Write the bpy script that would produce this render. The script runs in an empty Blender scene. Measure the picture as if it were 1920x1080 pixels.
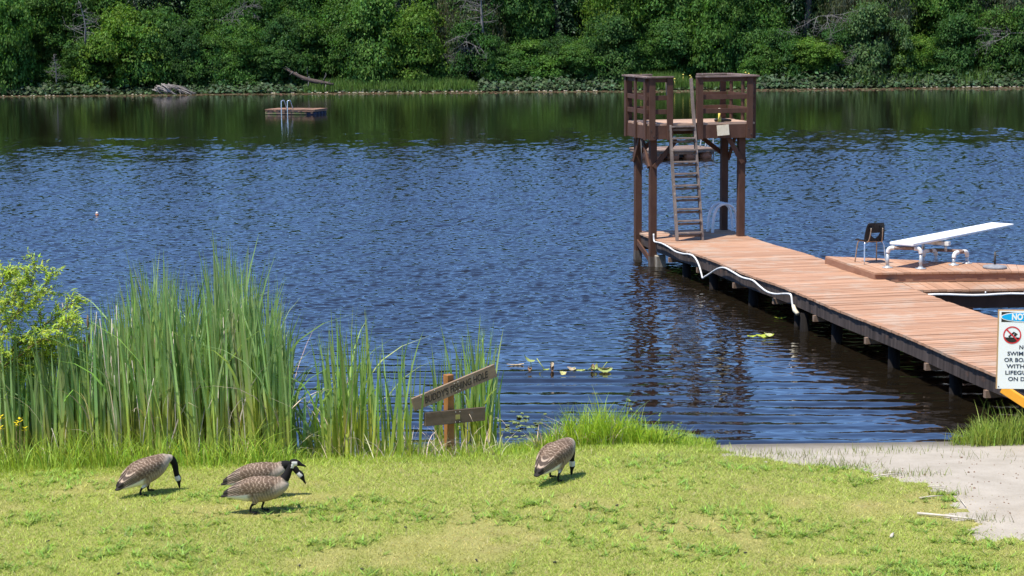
import bpy, math, random
import numpy as np
from mathutils import Matrix, Vector

rng = np.random.default_rng(7)
random.seed(7)
sc = bpy.context.scene
COL = sc.collection
R = math.radians

# ------------------------------------------------------------------ camera model
FPX, HC, YH, ROLL = 3400.0, 5.4, 50.0, 0.5
_p = math.atan((540 - YH) / FPX)
_c, _s = math.cos(R(ROLL)), math.sin(R(ROLL))
_r0 = np.array([1., 0, 0]); FWD = np.array([0, math.cos(_p), -math.sin(_p)]); _u0 = np.array([0, math.sin(_p), math.cos(_p)])
RGT = _r0 * _c - _u0 * _s
UPV = _u0 * _c + _r0 * _s

def at(x, y, z):
    """photo pixel -> world point on the horizontal plane z (used to survey where things stand)"""
    d = FWD + RGT * (x - 960) / FPX - UPV * (y - 540) / FPX
    return np.array([0, 0, HC]) + d * ((z - HC) / d[2])

def atY(x, y, Y):
    d = FWD + RGT * (x - 960) / FPX - UPV * (y - 540) / FPX
    return np.array([0, 0, HC]) + d * (Y / d[1])

cam_d = bpy.data.cameras.new('camera'); cam = bpy.data.objects.new('camera', cam_d); COL.objects.link(cam)
M = Matrix((RGT, UPV, -FWD)).transposed().to_4x4(); M.translation = (0, 0, HC)
cam.matrix_world = M
cam_d.sensor_width = 36; cam_d.lens = 36 * FPX / 1920; cam_d.clip_start = 0.5; cam_d.clip_end = 2000
sc.camera = cam

# ------------------------------------------------------------------ object helpers
def tag(o, label=None, cat=None, group=None, kind=None):
    if label: o['label'] = label
    if cat: o['category'] = cat
    if group: o['group'] = group
    if kind: o['kind'] = kind
    return o

def thing(name, label, cat, loc=(0, 0, 0), rz=0.0, group=None):
    o = bpy.data.objects.new(name, None); COL.objects.link(o)
    o.location = tuple(float(v) for v in loc); o.rotation_euler = (0, 0, rz); o.empty_display_size = 0.2
    return tag(o, label, cat, group)

def link(name, me, mat=None, parent=None, loc=None):
    o = bpy.data.objects.new(name, me); COL.objects.link(o)
    if mat is not None and not me.materials: me.materials.append(mat)
    if parent: o.parent = parent
    if loc is not None: o.location = tuple(float(v) for v in loc)
    return o

def npmesh(name, V, quads=None, tris=None, col=None, smooth=False):
    V = np.asarray(V, dtype=np.float32)
    me = bpy.data.meshes.new(name)
    nq = 0 if quads is None else len(quads); nt = 0 if tris is None else len(tris)
    me.vertices.add(len(V)); me.vertices.foreach_set('co', V.ravel())
    loops = []
    if nq: loops.append(np.asarray(quads, dtype=np.int32).ravel())
    if nt: loops.append(np.asarray(tris, dtype=np.int32).ravel())
    li = np.concatenate(loops)
    me.loops.add(len(li)); me.loops.foreach_set('vertex_index', li)
    starts = np.concatenate([np.arange(nq) * 4, nq * 4 + np.arange(nt) * 3]).astype(np.int32)
    me.polygons.add(nq + nt); me.polygons.foreach_set('loop_start', starts)
    if smooth: me.polygons.foreach_set('use_smooth', np.ones(nq + nt, dtype=bool))
    me.update(calc_edges=True)
    if col is not None:
        a = me.color_attributes.new('col', 'FLOAT_COLOR', 'POINT')
        c = np.ones((len(V), 4), dtype=np.float32); c[:, :3] = col
        a.data.foreach_set('color', c.ravel())
    return me

class MB:
    """collects boxes, bars and tubes and links them as one mesh"""
    def __init__(s): s.V, s.F, s.S = [], [], []
    def add(s, V, F, smooth=False):
        o = len(s.V); s.V += [tuple(map(float, v)) for v in V]
        for f in F: s.F.append(tuple(o + i for i in f)); s.S.append(smooth)
    def box(s, c, size, rot=None, taper=1.0):
        x, y, z = [v / 2 for v in size]
        P = [(-x, -y, -z), (x, -y, -z), (x, y, -z), (-x, y, -z), (-x * taper, -y * taper, z), (x * taper, -y * taper, z), (x * taper, y * taper, z), (-x * taper, y * taper, z)]
        if rot is not None: P = [rot @ Vector(p) for p in P]
        s.add([(p[0] + c[0], p[1] + c[1], p[2] + c[2]) for p in P],
              [(0, 3, 2, 1), (4, 5, 6, 7), (0, 1, 5, 4), (1, 2, 6, 5), (2, 3, 7, 6), (3, 0, 4, 7)])
        return s
    def bar(s, a, b, w, h, up=(0, 0, 1)):
        a, b = Vector(a), Vector(b); d = (b - a); L = d.length; d.normalize()
        u = Vector(up); x = d.cross(u)
        if x.length < 1e-4: x = d.cross(Vector((1, 0, 0)))
        x.normalize(); z = x.cross(d)
        rot = Matrix((x, d, z)).transposed()
        return s.box((a + b) / 2, (w, L, h), rot)
    def tube(s, path, rad, n=10, cap=True):
        path = [Vector(p) for p in path]
        if not hasattr(rad, '__len__'): rad = [rad] * len(path)
        V, F = [], []
        prev = None
        for i, p in enumerate(path):
            t = (path[min(i + 1, len(path) - 1)] - path[max(i - 1, 0)]).normalized()
            if prev is None:
                prev = t.cross(Vector((0, 0, 1)) if abs(t.z) < .9 else Vector((1, 0, 0))).normalized()
            u = (prev - t * prev.dot(t)).normalized(); prev = u; w = t.cross(u)
            for k in range(n):
                a = 2 * math.pi * k / n
                V.append(p + (u * math.cos(a) + w * math.sin(a)) * rad[i])
        for i in range(len(path) - 1):
            for k in range(n):
                F.append((i * n + k, i * n + (k + 1) % n, (i + 1) * n + (k + 1) % n, (i + 1) * n + k))
        if cap:
            F.append(tuple(range(n - 1, -1, -1))); F.append(tuple((len(path) - 1) * n + k for k in range(n)))
        s.add(V, F, True)
        return s
    def prism(s, poly, z0, z1):
        n = len(poly)
        V = [(p[0], p[1], z0) for p in poly] + [(p[0], p[1], z1) for p in poly]
        F = [tuple(range(n - 1, -1, -1)), tuple(range(n, 2 * n))] + [(i, (i + 1) % n, n + (i + 1) % n, n + i) for i in range(n)]
        s.add(V, F); return s
    def lathe(s, prof, n=24, c=(0, 0, 0)):
        V, F = [], []
        for r, z in prof:
            for k in range(n):
                a = 2 * math.pi * k / n; V.append((c[0] + r * math.cos(a), c[1] + r * math.sin(a), c[2] + z))
        for i in range(len(prof) - 1):
            for k in range(n): F.append((i * n + k, i * n + (k + 1) % n, (i + 1) * n + (k + 1) % n, (i + 1) * n + k))
        F.append(tuple(range(n - 1, -1, -1))); F.append(tuple((len(prof) - 1) * n + k for k in range(n)))
        s.add(V, F, True); return s
    def mesh(s, name, bevel=0.0):
        me = bpy.data.meshes.new(name); me.from_pydata(s.V, [], s.F)
        me.polygons.foreach_set('use_smooth', s.S); me.update()
        if bevel:
            import bmesh
            bm = bmesh.new(); bm.from_mesh(me)
            ed = [e for e in bm.edges if len(e.link_faces) == 2 and e.calc_face_angle(0) > 0.9]
            bmesh.ops.bevel(bm, geom=ed, offset=bevel, segments=2, affect='EDGES', profile=.6)
            bm.to_mesh(me); bm.free()
        return me
    def build(s, name, mat, parent=None, bevel=0.0, loc=None):
        return link(name, s.mesh(name, bevel), mat, parent, loc)

def smooth_path(pts, n=8):
    """Catmull-Rom through the points"""
    P = [Vector(p) for p in pts]; P = [P[0] * 2 - P[1]] + P + [P[-1] * 2 - P[-2]]
    out = []
    for i in range(1, len(P) - 2):
        for k in range(n):
            t = k / n
            out.append(.5 * ((2 * P[i]) + (P[i + 1] - P[i - 1]) * t + (2 * P[i - 1] - 5 * P[i] + 4 * P[i + 1] - P[i + 2]) * t * t + (3 * P[i] - P[i - 1] - 3 * P[i + 1] + P[i + 2]) * t ** 3))
    out.append(P[-2])
    return out

def vnoise(x, y, scale, seed):
    """2-D value noise 0..1"""
    g = np.random.default_rng(seed).random((256, 256))
    x = np.asarray(x) / scale + 1000.3; y = np.asarray(y) / scale + 1000.7
    xi, yi = np.floor(x).astype(int), np.floor(y).astype(int); fx, fy = x - xi, y - yi
    fx = fx * fx * (3 - 2 * fx); fy = fy * fy * (3 - 2 * fy)
    a, b = g[xi % 256, yi % 256], g[(xi + 1) % 256, yi % 256]
    c, d = g[xi % 256, (yi + 1) % 256], g[(xi + 1) % 256, (yi + 1) % 256]
    return (a * (1 - fx) + b * fx) * (1 - fy) + (c * (1 - fx) + d * fx) * fy

def sstep(a, b, x):
    t = np.clip((np.asarray(x, float) - a) / (b - a), 0, 1); return t * t * (3 - 2 * t)

# ------------------------------------------------------------------ materials
def newmat(name):
    m = bpy.data.materials.new(name); m.use_nodes = True
    nt = m.node_tree; nt.nodes.clear()
    return m, nt, nt.nodes, nt.links

def nd(N, t, **kw):
    n = N.new(t)
    for k, v in kw.items():
        if k in n.inputs: n.inputs[k].default_value = v
        else: setattr(n, k, v)
    return n

def surf(name, c1, c2, scale=(6, 6, 6), rough=.7, detail=5, bump=.0, island=0.0, spec=.35, metallic=0.0, contrast=(.3, .7), c3=None, c3scale=4.0, c3range=(.6, .72), bscale=None):
    """two-tone noise material with optional per-board variation and a third, patchy wear colour"""
    m, nt, N, L = newmat(name)
    tc = nd(N, 'ShaderNodeTexCoord'); mp = nd(N, 'ShaderNodeMapping'); mp.inputs['Scale'].default_value = scale
    L.new(tc.outputs['Object'], mp.inputs['Vector'])
    no = nd(N, 'ShaderNodeTexNoise', Scale=1.0, Detail=detail, Roughness=.65); L.new(mp.outputs[0], no.inputs['Vector'])
    rp = nd(N, 'ShaderNodeValToRGB'); rp.color_ramp.elements[0].position, rp.color_ramp.elements[1].position = contrast
    rp.color_ramp.elements[0].color = (*c1, 1); rp.color_ramp.elements[1].color = (*c2, 1)
    L.new(no.outputs['Fac'], rp.inputs['Fac'])
    out = rp.outputs['Color']
    if c3 is not None:
        n3 = nd(N, 'ShaderNodeTexNoise', Scale=c3scale, Detail=6.0, Roughness=.7); L.new(tc.outputs['Object'], n3.inputs['Vector'])
        mr = nd(N, 'ShaderNodeMapRange'); mr.inputs['From Min'].default_value, mr.inputs['From Max'].default_value = c3range
        L.new(n3.outputs['Fac'], mr.inputs['Value'])
        mx = nd(N, 'ShaderNodeMix', data_type='RGBA'); L.new(mr.outputs[0], mx.inputs[0]); L.new(out, mx.inputs[6]); mx.inputs[7].default_value = (*c3, 1)
        out = mx.outputs[2]
    if island:
        ge = nd(N, 'ShaderNodeNewGeometry'); mr = nd(N, 'ShaderNodeMapRange'); mr.inputs['To Min'].default_value = 1 - island; mr.inputs['To Max'].default_value = 1 + island
        L.new(ge.outputs['Random Per Island'], mr.inputs['Value'])
        mx = nd(N, 'ShaderNodeVectorMath', operation='SCALE'); L.new(out, mx.inputs[0]); L.new(mr.outputs[0], mx.inputs['Scale'])
        out = mx.outputs[0]
    b = nd(N, 'ShaderNodeBsdfPrincipled', Roughness=rough, Metallic=metallic); b.inputs['Specular IOR Level'].default_value = spec
    L.new(out, b.inputs['Base Color'])
    if bump:
        bp = nd(N, 'ShaderNodeBump', Distance=bump); bp.inputs['Strength'].default_value = 1.0
        src = no
        if bscale:
            src = nd(N, 'ShaderNodeTexNoise', Scale=bscale, Detail=4.0); L.new(tc.outputs['Object'], src.inputs['Vector'])
        L.new(src.outputs['Fac'], bp.inputs['Height']); L.new(bp.outputs[0], b.inputs['Normal'])
    o = nd(N, 'ShaderNodeOutputMaterial'); L.new(b.outputs[0], o.inputs['Surface'])
    return m

def leafmat(name, trans=.3, rough=.55, var=.35, use_obj=False, spec=.3):
    """colour attribute x object tint x per-leaf variation, lets some light through"""
    m, nt, N, L = newmat(name)
    at_ = nd(N, 'ShaderNodeAttribute', attribute_name='col')
    ge = nd(N, 'ShaderNodeNewGeometry')
    mr = nd(N, 'ShaderNodeMapRange'); mr.inputs['To Min'].default_value = 1 - var; mr.inputs['To Max'].default_value = 1 + var
    L.new(ge.outputs['Random Per Island'], mr.inputs['Value'])
    sc_ = nd(N, 'ShaderNodeVectorMath', operation='SCALE'); L.new(at_.outputs['Color'], sc_.inputs[0]); L.new(mr.outputs[0], sc_.inputs['Scale'])
    out = sc_.outputs[0]
    if use_obj:
        oi = nd(N, 'ShaderNodeObjectInfo'); ml = nd(N, 'ShaderNodeVectorMath', operation='MULTIPLY')
        L.new(out, ml.inputs[0]); L.new(oi.outputs['Color'], ml.inputs[1]); out = ml.outputs[0]
    b = nd(N, 'ShaderNodeBsdfPrincipled', Roughness=rough); b.inputs['Specular IOR Level'].default_value = spec
    L.new(out, b.inputs['Base Color'])
    t = nd(N, 'ShaderNodeBsdfTranslucent')
    tm = nd(N, 'ShaderNodeVectorMath', operation='MULTIPLY'); L.new(out, tm.inputs[0]); tm.inputs[1].default_value = (1.15, 1.2, .6)
    L.new(tm.outputs[0], t.inputs['Color'])
    mx = nd(N, 'ShaderNodeMixShader', Fac=trans); L.new(b.outputs[0], mx.inputs[1]); L.new(t.outputs[0], mx.inputs[2])
    o = nd(N, 'ShaderNodeOutputMaterial'); L.new(mx.outputs[0], o.inputs['Surface'])
    return m

def colmat(name, rough=.7, spec=.2, bump=0, bscale=60):
    m, nt, N, L = newmat(name)
    a = nd(N, 'ShaderNodeAttribute', attribute_name='col')
    b = nd(N, 'ShaderNodeBsdfPrincipled', Roughness=rough); b.inputs['Specular IOR Level'].default_value = spec
    L.new(a.outputs['Color'], b.inputs['Base Color'])
    if bump:
        tc = nd(N, 'ShaderNodeTexCoord'); no = nd(N, 'ShaderNodeTexNoise', Scale=bscale, Detail=3.0); L.new(tc.outputs['Object'], no.inputs['Vector'])
        bp = nd(N, 'ShaderNodeBump', Distance=bump); L.new(no.outputs['Fac'], bp.inputs['Height']); L.new(bp.outputs[0], b.inputs['Normal'])
    o = nd(N, 'ShaderNodeOutputMaterial'); L.new(b.outputs[0], o.inputs['Surface'])
    return m

MT = {}
MT['deck'] = surf('deck_wood', (.35, .18, .10), (.47, .275, .175), (1.2, 9, 9), .8, island=.13, c3=(.43, .34, .26), c3scale=1.3, c3range=(.50, .74), spec=.2)
MT['deck_edge'] = surf('deck_edge_wood', (.22, .10, .055), (.34, .18, .11), (2, 2, 9), .8, island=.1)
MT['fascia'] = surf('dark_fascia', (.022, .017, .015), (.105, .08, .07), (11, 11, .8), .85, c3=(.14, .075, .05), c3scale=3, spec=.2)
MT['brown'] = surf('brown_stained_wood', (.072, .034, .021), (.115, .058, .038), (5, 5, 2), .7, island=.10, c3=(.20, .13, .10), c3scale=9, c3range=(.66, .8), spec=.25)
MT['brownworn'] = surf('worn_cap_wood', (.11, .068, .05), (.30, .22, .19), (3, 3, 9), .8, c3=(.5, .44, .4), c3scale=7, spec=.2)
MT['ladderwood'] = surf('weathered_ladder_wood', (.13, .10, .085), (.28, .225, .19), (6, 6, 3), .8, c3=(.52, .42, .33), c3scale=11, c3range=(.58, .74), spec=.2)
MT['towerdeck'] = surf('tower_deck_wood', (.40, .24, .16), (.52, .37, .27), (2, 9, 9), .8, island=.08, spec=.2)
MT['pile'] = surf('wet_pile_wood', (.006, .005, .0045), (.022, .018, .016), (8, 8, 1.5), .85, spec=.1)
MT['wetpost'] = surf('wet_post_wood', (.06, .047, .038), (.15, .12, .10), (8, 8, 3), .7)
MT['beamend'] = surf('beam_end_wood', (.15, .085, .05), (.30, .21, .15), (9, 9, 9), .85)
MT['stump'] = surf('mossy_block_wood', (.18, .15, .11), (.42, .36, .29), (9, 9, 5), .9, c3=(.12, .16, .04), c3scale=8)
MT['galv'] = surf('galvanised_pipe', (.38, .40, .41), (.56, .58, .58), (20, 20, 6), .4, metallic=.35, c3=(.30, .15, .07), c3scale=9, c3range=(.58, .72), spec=.5)
MT['rust'] = surf('rusty_pipe', (.16, .085, .055), (.30, .20, .15), (25, 25, 10), .7, c3=(.45, .43, .42), c3scale=14)
MT['steel'] = surf('steel_tube', (.50, .53, .56), (.66, .69, .72), (10, 10, 10), .25, metallic=.7, spec=.6)
MT['palesteel'] = surf('pale_grey_rail', (.74, .77, .80), (.84, .86, .88), (10, 10, 10), .7, metallic=.0, spec=.5)
MT['bronze'] = surf('tarnished_tube', (.30, .21, .14), (.48, .38, .28), (20, 20, 20), .4, metallic=.5)
MT['whitepl'] = surf('white_plastic', (.62, .61, .58), (.78, .77, .74), (6, 6, 6), .5, c3=(.38, .33, .25), c3scale=5, c3range=(.56, .75))
MT['board'] = surf('white_board', (.80, .80, .79), (.86, .86, .86), (4, 4, 4), .55, c3=(.60, .55, .45), c3scale=6, c3range=(.60, .80))
MT['black'] = surf('black_plastic', (.008, .009, .011), (.016, .017, .02), (12, 12, 12), .45, spec=.3)
MT['blackmetal'] = surf('black_steel', (.03, .03, .032), (.07, .065, .06), (12, 12, 12), .5)
MT['concrete'] = surf('grey_base', (.16, .16, .17), (.30, .30, .31), (14, 14, 14), .7)
MT['signwood'] = surf('sign_wood', (.17, .11, .07), (.33, .235, .16), (2.2, 8, 11), .85, c3=(.30, .25, .2), c3scale=6, bump=.002)
MT['signedge'] = surf('sign_dark_wood', (.10, .064, .04), (.20, .138, .09), (2.2, 8, 11), .85, c3=(.2, .16, .13), c3scale=7, bump=.002)
MT['carved'] = surf('carved_dark', (.03, .022, .017), (.065, .049, .038), (30, 30, 30), .9)
MT['postwood'] = surf('orange_post', (.26, .105, .03), (.42, .19, .06), (7, 7, 1.4), .75, c3=(.14, .05, .02), c3scale=6)
MT['brass'] = surf('brass_plate', (.36, .31, .10), (.46, .40, .16), (20, 20, 20), .4, metallic=.4)
MT['cream'] = surf('cream_board', (.62, .54, .38), (.76, .68, .52), (12, 12, 12), .7)
MT['signwhite'] = surf('sign_white', (.86, .86, .86), (.89, .89, .89), (3, 3, 3), .45)
MT['signblue'] = surf('sign_blue', (.0, .40, .80), (.0, .44, .84), (3, 3, 3), .45)
MT['signblack'] = surf('sign_black', (.02, .017, .016), (.035, .03, .028), (9, 9, 9), .5)
MT['signred'] = surf('sign_red', (.62, .02, .035), (.68, .025, .04), (9, 9, 9), .45)
MT['signink'] = surf('sign_ink', (.012, .025, .06), (.02, .035, .08), (9, 9, 9), .5)
MT['signply'] = surf('sign_plywood', (.42, .25, .12), (.55, .35, .18), (4, 4, 9), .75)
MT['orange'] = surf('orange_paint', (.70, .30, .02), (.78, .36, .03), (5, 5, 5), .55)
MT['yellow'] = surf('yellow_paint', (.75, .58, .06), (.85, .72, .22), (9, 9, 9), .5)
MT['drift'] = surf('driftwood', (.10, .085, .075), (.30, .265, .24), (5, 5, 14), .85, island=.35)
MT['whitestick'] = surf('bleached_stick', (.42, .36, .28), (.62, .56, .47), (5, 5, 14), .85, island=.12)
MT['log'] = surf('rotten_log', (.03, .022, .018), (.12, .085, .07), (3, 3, 9), .9, bump=.03, c3=(.30, .27, .25), c3scale=3)
MT['bark'] = surf('bark', (.035, .03, .026), (.105, .092, .082), (3, 3, .7), .9, bump=.02)
MT['deadwood'] = surf('dead_grey_wood', (.11, .10, .092), (.23, .215, .20), (4, 4, 2), .9)
MT['twig'] = surf('willow_twig', (.10, .07, .035), (.22, .17, .07), (20, 20, 20), .8)
MT['raftwood'] = surf('raft_wood', (.20, .10, .06), (.36, .21, .135), (1.5, 9, 9), .85, island=.18, c3=(.48, .40, .33), c3scale=3)
MT['raftgrey'] = surf('grey_raft_wood', (.15, .095, .068), (.32, .22, .165), (1.5, 9, 9), .85, island=.2, c3=(.30, .13, .07), c3scale=3)
MT['raftlog'] = surf('raft_log', (.10, .06, .045), (.22, .15, .11), (2, 9, 9), .85, c3=(.10, .13, .04), c3scale=2.5, c3range=(.5, .6))
MT['barrel'] = surf('blue_drum', (.02, .025, .05), (.05, .055, .09), (4, 4, 4), .5)
MT['rustbarrel'] = surf('rusty_drum', (.40, .14, .07), (.52, .22, .12), (4, 4, 4), .6)
MT['leaf'] = leafmat('tree_leaf', .42, use_obj=True, var=.22, spec=.12)
MT['needle'] = leafmat('conifer_needle', .12, use_obj=True, var=.3)
MT['blade'] = leafmat('grass_blade', .38, rough=.5, var=.25)
MT['reed'] = leafmat('reed_blade', .40, rough=.42, var=.22, spec=.45)
MT['dryreed'] = leafmat('dry_reed', .15, rough=.8, var=.25, spec=.15)
MT['shrubleaf'] = leafmat('shrub_leaf', .42, rough=.45, var=.25, spec=.4)
MT['pad'] = leafmat('lily_leaf', .15, rough=.6, var=.3, spec=.15)
MT['petal'] = leafmat('petal', .3, rough=.6, var=.1)
MT['goose'] = colmat('goose_plumage', .8, .15, bump=.002, bscale=90)

# ------------------------------------------------------------------ ground
shX = np.array([-80, -12, -7, -4.5, -2.7, -.8, 0.1, 0.9, 1.6, 2.4, 3.0, 5.8, 7.5, 12, 80.])
shY = np.array([20., 21.4, 21.8, 22.1, 22.35, 22.45, 22.55, 23.0, 23.12, 23.0, 23.05, 23.1, 23.3, 23.6, 24.])
def shore(X): return np.interp(X, shX, shY)
def ground_z(X, Y):
    d = shore(X) - Y
    lawn = .30 * (1 - np.exp(-np.maximum(d, 0) / 1.0)) + .006 * np.maximum(d, 0)
    sand = .26 * (1 - np.exp(-np.maximum(d, 0) / 2.2)) + .006 * np.maximum(d, 0)
    w = sstep(1.6, 3.2, X)
    z = lawn * (1 - w) + sand * w
    z = np.where(d < 0, d * .25, z)
    z = z + .2 * np.maximum(15.2 - Y, 0)
    z = z + (vnoise(X, Y, 1.4, 3) - .5) * .05 * sstep(.2, 1.2, d) + (vnoise(X, Y, .35, 4) - .5) * .018 * sstep(.1, .6, d)
    return z
_bp = [(1365, 836), (1430, 842), (1500, 854), (1600, 865), (1645, 886), (1720, 896), (1770, 922), (1785, 945), (1790, 962), (1845, 985), (1800, 1000), (1850, 1010), (1920, 1013)]
beach_poly = [tuple(at(x, y, .27)[:2]) for x, y in _bp] + [(6.5, 17.4), (14, 16.5), (40, 16), (40, 26), (2.2, 26)]
def in_poly(X, Y, poly):
    X, Y = np.asarray(X), np.asarray(Y); r = np.zeros(X.shape, bool); n = len(poly)
    for i in range(n):
        x1, y1 = poly[i]; x2, y2 = poly[(i + 1) % n]
        c = ((y1 > Y) != (y2 > Y)) & (X < (x2 - x1) * (Y - y1) / (y2 - y1 + 1e-12) + x1)
        r ^= c
    return r
def beach_at(X, Y):
    jx = (vnoise(X, Y, .22, 11) - .5) * .34 + (vnoise(X, Y, .07, 12) - .5) * .12
    jy = (vnoise(X, Y, .22, 13) - .5) * .34 + (vnoise(X, Y, .07, 14) - .5) * .12
    return in_poly(X + jx, Y + jy, beach_poly)

def grid_lines(segs):
    out = []
    for a, b, n in segs: out += list(np.linspace(a, b, n, endpoint=False))
    return np.array(out + [segs[-1][1]])
gx = grid_lines([(-90, -12, 16), (-12, -7.2, 24), (-7.2, 8.5, 330), (8.5, 14, 30), (14, 90, 16)])
gy = grid_lines([(-30, 0, 6), (0, 14, 20), (14, 24.2, 230), (24.2, 28, 8)])
GX, GY = np.meshgrid(gx, gy); GZ = ground_z(GX, GY)
nx, ny = len(gx), len(gy)
idx = np.arange(nx * ny).reshape(ny, nx)
Q = np.stack([idx[:-1, :-1], idx[:-1, 1:], idx[1:, 1:], idx[1:, :-1]], -1).reshape(-1, 4)
cx = GX.ravel()[Q].mean(1); cy = GY.ravel()[Q].mean(1)
isb = beach_at(cx, cy)
GV = np.stack([GX.ravel(), GY.ravel(), GZ.ravel()], -1)
def submesh(name, V, q, smooth=True):
    u, inv = np.unique(q.ravel(), return_inverse=True)
    return npmesh(name, V[u], quads=inv.reshape(-1, 4), smooth=smooth)
MT['lawn'] = surf('lawn_soil', (.235, .235, .065), (.31, .295, .095), (5, 5, 5), .95, c3=(.27, .21, .10), c3scale=.9, c3range=(.56, .76), spec=.1, bump=.01, bscale=50)
MT['sand'] = surf('beach_sand', (.335, .292, .232), (.43, .38, .312), (2.4, 2.4, 2.4), .95, c3=(.25, .215, .175), c3scale=26, c3range=(.58, .75), spec=.1, bump=.012, bscale=34)
_nt = MT['sand'].node_tree; _b = next(n for n in _nt.nodes if n.type == 'BSDF_PRINCIPLED'); _src = _b.inputs['Base Color'].links[0].from_socket      # damp strip just above the waterline
_g = _nt.nodes.new('ShaderNodeNewGeometry'); _sp = _nt.nodes.new('ShaderNodeSeparateXYZ'); _nt.links.new(_g.outputs['Position'], _sp.inputs[0])
_mr = _nt.nodes.new('ShaderNodeMapRange'); _mr.inputs['From Min'].default_value = .02; _mr.inputs['From Max'].default_value = .10; _mr.inputs['To Min'].default_value = .42; _mr.inputs['To Max'].default_value = 1; _nt.links.new(_sp.outputs['Z'], _mr.inputs['Value'])
_ml = _nt.nodes.new('ShaderNodeVectorMath'); _ml.operation = 'SCALE'; _nt.links.new(_src, _ml.inputs[0]); _nt.links.new(_mr.outputs[0], _ml.inputs['Scale']); _nt.links.new(_ml.outputs[0], _b.inputs['Base Color'])
tag(link('lawn', submesh('lawn', GV, Q[~isb]), MT['lawn']), 'sunlit mown lawn sloping down to the lake edge', 'lawn', kind='structure')
tag(link('beach', submesh('beach', GV, Q[isb]), MT['sand']), 'pale grey sand beach at the right beside the dock', 'beach', kind='structure')

# ------------------------------------------------------------------ water
def wave_height(X, Y):
    g = np.random.default_rng(21)
    Z = np.zeros_like(X); X = X.astype(float)
    gust = vnoise(X, Y, 6.0, 31) * .6 + vnoise(X * .5, Y, 2.2, 32) * .4
    near = 1 - sstep(25.5, 31, Y)
    aA = .94 * near + .06
    aB = (.13 + .87 * sstep(26, 36, Y)) * (.6 + .8 * gust)
    for i in range(22):                                    # long-crested ripples running ashore
        lam = g.uniform(.44, .72); th = R(2.5) + g.normal(0, R(3.4)); k = 2 * math.pi / lam
        Z += aA * (.076 / math.sqrt(22 / 2)) / k * np.sin(k * (math.sin(th) * X + math.cos(th) * Y) + g.uniform(0, 6.28))
    for i in range(56):                                    # short choppy wind ripples
        lam = math.exp(g.uniform(math.log(.14), math.log(.40))); th = R(4) + g.normal(0, R(36)); k = 2 * math.pi / lam
        fade = 1 - sstep(38, 55, Y) if lam < .19 else (1 - .5 * sstep(50, 80, Y) if lam < .24 else 1.0)
        Z += aB * fade * (.135 / math.sqrt(56 / 2)) / k * np.sin(k * (math.sin(th) * X + math.cos(th) * Y) + g.uniform(0, 6.28))
    return Z
y0, y1, NY, NXW = 21.2, 106.0, 1850, 900
_t = np.linspace(0, 1, NY); yy = y0 + 59 * _t + (y1 - y0 - 59) * _t ** 2
uu = np.linspace(-1, 1, NXW)
WX = uu[None, :] * (yy[:, None] * .36 + 1.0); WY = np.repeat(yy[:, None], NXW, 1)
edge = (1 - sstep(.96, 1.0, np.abs(uu)))[None, :] * (1 - sstep(100, 105.5, WY))
# the far part of the lake lies in the lee of the forest: the ripples die out along a ragged line
ragged = WY + (vnoise(WX * .22, WY, 3.0, 33) - .5) * 13 + (vnoise(WX * 1.1, WY, .7, 34) - .5) * 16
edge = edge * (1 - sstep(76, 95, ragged))
WZ = wave_height(WX, WY) * edge
wi = np.arange(NY * NXW).reshape(NY, NXW)
WQ = np.stack([wi[:-1, :-1], wi[:-1, 1:], wi[1:, 1:], wi[1:, :-1]], -1).reshape(-1, 4)
WV = np.stack([WX.ravel(), WY.ravel(), WZ.ravel()], -1)
nb = len(WV)
wl, wr = WX[0, 0], WX[0, -1]; wl1, wr1 = WX[-1, 0], WX[-1, -1]
ext = np.array([(-400, y0, 0), (-400, y1, 0), (-400, 320, 0), (400, y0, 0), (400, y1, 0), (400, 320, 0), (wl1, 320, 0), (wr1, 320, 0)])
a, b, c, d_ = wi[0, 0], wi[-1, 0], wi[0, -1], wi[-1, -1]
EQ = np.array([(nb, a, b, nb + 1), (nb + 1, b, nb + 6, nb + 2), (c, nb + 3, nb + 4, d_), (d_, nb + 4, nb + 5, nb + 7), (b, d_, nb + 7, nb + 6)])
wme = npmesh('water', np.vstack([WV, ext]), quads=np.vstack([WQ, EQ]), smooth=True)

m, nt, N, L = newmat('lake_water')
geo = nd(N, 'ShaderNodeNewGeometry'); sep = nd(N, 'ShaderNodeSeparateXYZ'); L.new(geo.outputs['Position'], sep.inputs[0])
nz = nd(N, 'ShaderNodeTexNoise', Scale=.16, Detail=6.0, Roughness=.6)
mp = nd(N, 'ShaderNodeMapping'); mp.inputs['Scale'].default_value = (.35, 1, 1); L.new(geo.outputs['Position'], mp.inputs[0]); L.new(mp.outputs[0], nz.inputs['Vector'])
def math_(op, a, b=None, cl=False):
    n = nd(N, 'ShaderNodeMath', operation=op); n.use_clamp = cl
    for i, v in enumerate((a, b)):
        if v is None: continue
        if isinstance(v, (int, float)): n.inputs[i].default_value = v
        else: L.new(v, n.inputs[i])
    return n.outputs[0]
def wav(sx, sy, sc, det):
    mp = nd(N, 'ShaderNodeMapping'); mp.inputs['Scale'].default_value = (sx, sy, 1); L.new(geo.outputs['Position'], mp.inputs[0])
    n = nd(N, 'ShaderNodeTexNoise', Scale=sc, Detail=det, Roughness=.55); L.new(mp.outputs[0], n.inputs['Vector']); return n.outputs['Fac']
w1 = wav(.55, 1, 2.6, 3.0)
w2 = wav(.5, 1, 7.0, 2.0)
w3 = wav(.6, 1, .8, 2.0)
hh = math_('ADD', math_('ADD', math_('MULTIPLY', w1, .0022), math_('MULTIPLY', w3, .004)), math_('MULTIPLY', w2, .0028))
bp = nd(N, 'ShaderNodeBump', Distance=1.0); bp.inputs['Strength'].default_value = 1.0; L.new(hh, bp.inputs['Height'])
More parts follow.
